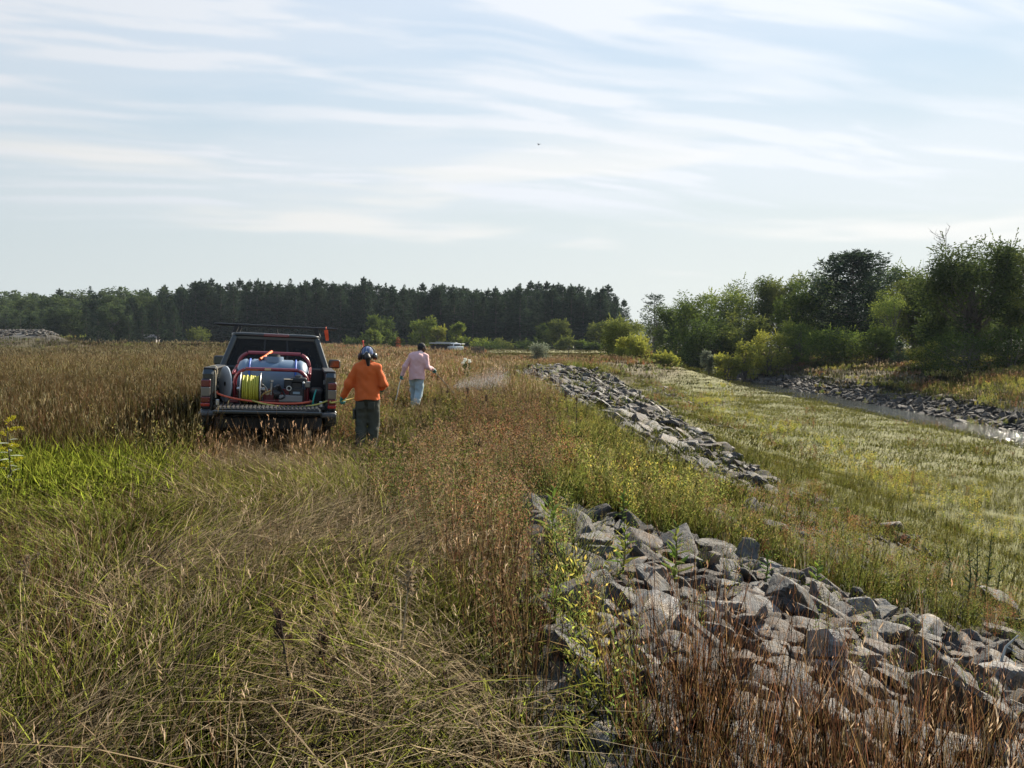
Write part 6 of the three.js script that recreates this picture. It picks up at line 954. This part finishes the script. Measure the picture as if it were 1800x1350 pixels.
{ // goldenrod cut by the left edge
  const D = 7.0, x = lateral(6, D), y = groundY(x, D), t = thing('goldenrod', 'tall goldenrod with yellow plumes cut off by the left edge', 'plant', x, y, -D), R = rng(61), H = heightAt(742, D) - y, mb = new MB();
  mb.tube([V(0.03, -0.05, 0), V(0.025, H * 0.5, 0), V(0, H * 0.96, 0)], [0.009, 0.007, 0.004], [0.06, 0.05, 0.03], 6); part(t, 'stem', mb.build(), BARK);
  for (const [sy, L, a, up] of [[0.98, 0.11, 0.3, 0.75], [0.9, 0.15, -0.1, 0.35], [0.86, 0.13, 2.9, 0.4], [0.74, 0.12, 0.2, 0.3], [0.7, 0.13, 3.4, 0.3], [0.55, 0.16, 0.1, 0.65], [0.52, 0.12, 2.6, 0.5]]) { const p = new MB(); for (let k = 0; k < 90; k++) { const f = R(), bx = Math.cos(a) * L * f, by = sy * H + up * L * f - 0.25 * L * f * f, bz = Math.sin(a) * L * f; p.leaf(bx + (R() - 0.5) * 0.022, by + (R() - 0.2) * 0.03, bz + (R() - 0.5) * 0.022, R() - 0.5, R(), R() - 0.5, 0.02, 0.009, R() * 3, vary([0.42, 0.38, 0.03], R, 0.3)); } part(t, 'flower_plume', p.build(), LEAF); }
  const lg = bentLeaf(3, 1, 0.28, 0.5), lm = std(0.22, 0.26, 0.14, 0.95, 0, { side: THREE.DoubleSide, transmission: 0.4, thickness: 0 }); for (let k = 0; k < 20; k++) { const f = 0.2 + 0.65 * k / 20, m = part(t, 'leaf', lg, lm); m.position.set(0.02, H * f, 0); m.rotation.order = 'YXZ'; m.rotation.set(1.1 + 0.3 * R(), k * 2.4, 0); m.scale.setScalar(0.11 * (0.7 + 0.5 * R())); }
}
{ // white flowering plant beyond the spray
  const D = 30, x = lateral(820, D), y = groundY(x, D), H = heightAt(625, D) - y, t = thing('flowering_plant', 'tall plant with white flower heads beyond the drifting spray', 'plant', x, y, -D), R = rng(62), st = new MB(), lf = new MB();
  for (let s = 0; s < 6; s++) { const dx = (R() - 0.5) * 0.5, dz = (R() - 0.5) * 0.3, h = H * (0.7 + 0.3 * R()); st.tube([V(dx * 0.2, -0.05, dz * 0.2), V(dx, h, dz)], [0.01, 0.006], [0.07, 0.09, 0.03], 5); for (let k = 0; k < 26; k++) { const f = 0.25 + 0.7 * R(); lf.leaf(dx * f, h * f, dz * f, R() - 0.5, 0.3 * R(), R() - 0.5, 0.13, 0.05, R() * 3, vary([0.07, 0.10, 0.035], R, 0.3)); } const fl = new MB(); for (let k = 0; k < 40; k++) fl.leaf(dx + (R() - 0.5) * 0.1, h + (R() - 0.3) * 0.06, dz + (R() - 0.5) * 0.1, R() - 0.5, 0.6, R() - 0.5, 0.05, 0.04, R() * 3, vary([0.72, 0.73, 0.66], R, 0.1)); part(t, 'flower_head', fl.build(), LEAF); }
  part(t, 'stems', st.build(), BARK); part(t, 'foliage', lf.build(), LEAF);
}
{ // dried stalks with dark seed heads
  const spots = [[546, 1170, 1050, 'dark dried stalk with a curled seed head standing in the foreground track'], [610, 1075, 1010, 'dried stalk with brown seed head right of the curled one'], [772, 1370, 1225, 'thick dried stalk with a dark cone head low in the foreground'], [698, 1290, 1010, 'tall straw coloured stalk crossing the centre foreground'], [660, 1150, 1030, 'dried dark stalk among the red grass at left centre'], [840, 860, 775, 'dark brown bushy stalk on the crest beside the rocks'], [835, 830, 770, 'dark seed stalk behind the brown bushy one on the crest'], [792, 745, 690, 'dried stalk right of the walking person'], [815, 760, 688, 'taller dried stalk further right of the walking person'], [862, 770, 700, 'dark stalk with seed beads at the end of the spray'], [760, 770, 705, 'dried stalk below the spray wand'], [1012, 790, 705, 'tall green brown stalk before the middle rocks'], [1000, 770, 695, 'thin stalk left of the tall one before the middle rocks'], [520, 1350, 1090, 'thin black stalk in the lower left foreground'], [575, 1330, 1120, 'thin dark stalk with beads right of the thin black one'], [40, 1120, 985, 'pale dried stalk near the left foreground edge']];
  spots.forEach(([px, py, ty, label], i) => { const g = groundAt(px, Math.min(py, 1345)), R = rng(300 + i), H = Math.max(0.25, (py - ty) / FPX * g.D * 1.08), t = thing('dried_stalk', label, 'dry plant', g.x, g.y, -g.D), mb = new MB(), hd = new MB(), pale = /straw|pale/.test(label), c = pale ? [0.3, 0.24, 0.15] : [0.045, 0.032, 0.022], lx = (R() - 0.5) * 0.2 * H;
    mb.tube([V(0, -0.03, 0), V(lx * 0.3, H * 0.5, 0), V(lx, H, 0)], [0.0055, 0.0045, 0.003], c, 5);
    for (let k = 0; k < 5; k++) { const f = 0.5 + 0.45 * R(), e = V(lx * f + (R() - 0.5) * 0.12, H * f + 0.08 * R(), (R() - 0.5) * 0.12); mb.tube([V(lx * f, H * f, 0), e], [0.003, 0.002], c, 4); for (let j = 0; j < 9; j++) hd.leaf(e.x, e.y, e.z, R() - 0.5, R() - 0.2, R() - 0.5, 0.022, 0.012, R() * 3, vary(pale ? [0.2, 0.16, 0.1] : [0.07, 0.045, 0.03], R, 0.3)); }
    for (let j = 0; j < 60; j++) { const f = R(); hd.leaf(lx + (R() - 0.5) * 0.03, H - f * 0.11, (R() - 0.5) * 0.03, R() - 0.5, R(), R() - 0.5, 0.024, 0.013, R() * 3, vary(pale ? [0.22, 0.17, 0.11] : [0.06, 0.042, 0.03], R, 0.35)); }
    part(t, 'stem', mb.build(), BARK); part(t, 'seed_head', hd.build(), LEAF); });
}
{ // bare twig on the stones at lower right
  const g = groundAt(1760, 1200), t = thing('dry_branch', 'bent pale bare branch lying on the stones near the lower right edge', 'branch', g.x, g.y + 0.12, -g.D), mb = new MB(), k = g.D / FPX, c = [0.33, 0.33, 0.29];
  mb.tube([V(-18 * k, -0.03, 0.05), V(-2 * k, 10 * k, 0), V(14 * k, 32 * k, -0.05), V(44 * k, 48 * k, -0.1)], [0.012, 0.011, 0.009, 0.006], c, 6); const tw = new MB(); tw.tube([V(-2 * k, 10 * k, 0), V(10 * k, 2 * k, 0.08)], [0.006, 0.003], c, 5); tw.tube([V(14 * k, 32 * k, -0.05), V(26 * k, 26 * k, 0.03)], [0.006, 0.003], c, 5);
  part(t, 'limb', mb.build(), BARK); part(t, 'twigs', tw.build(), BARK);
}

renderer.render(scene, camera);
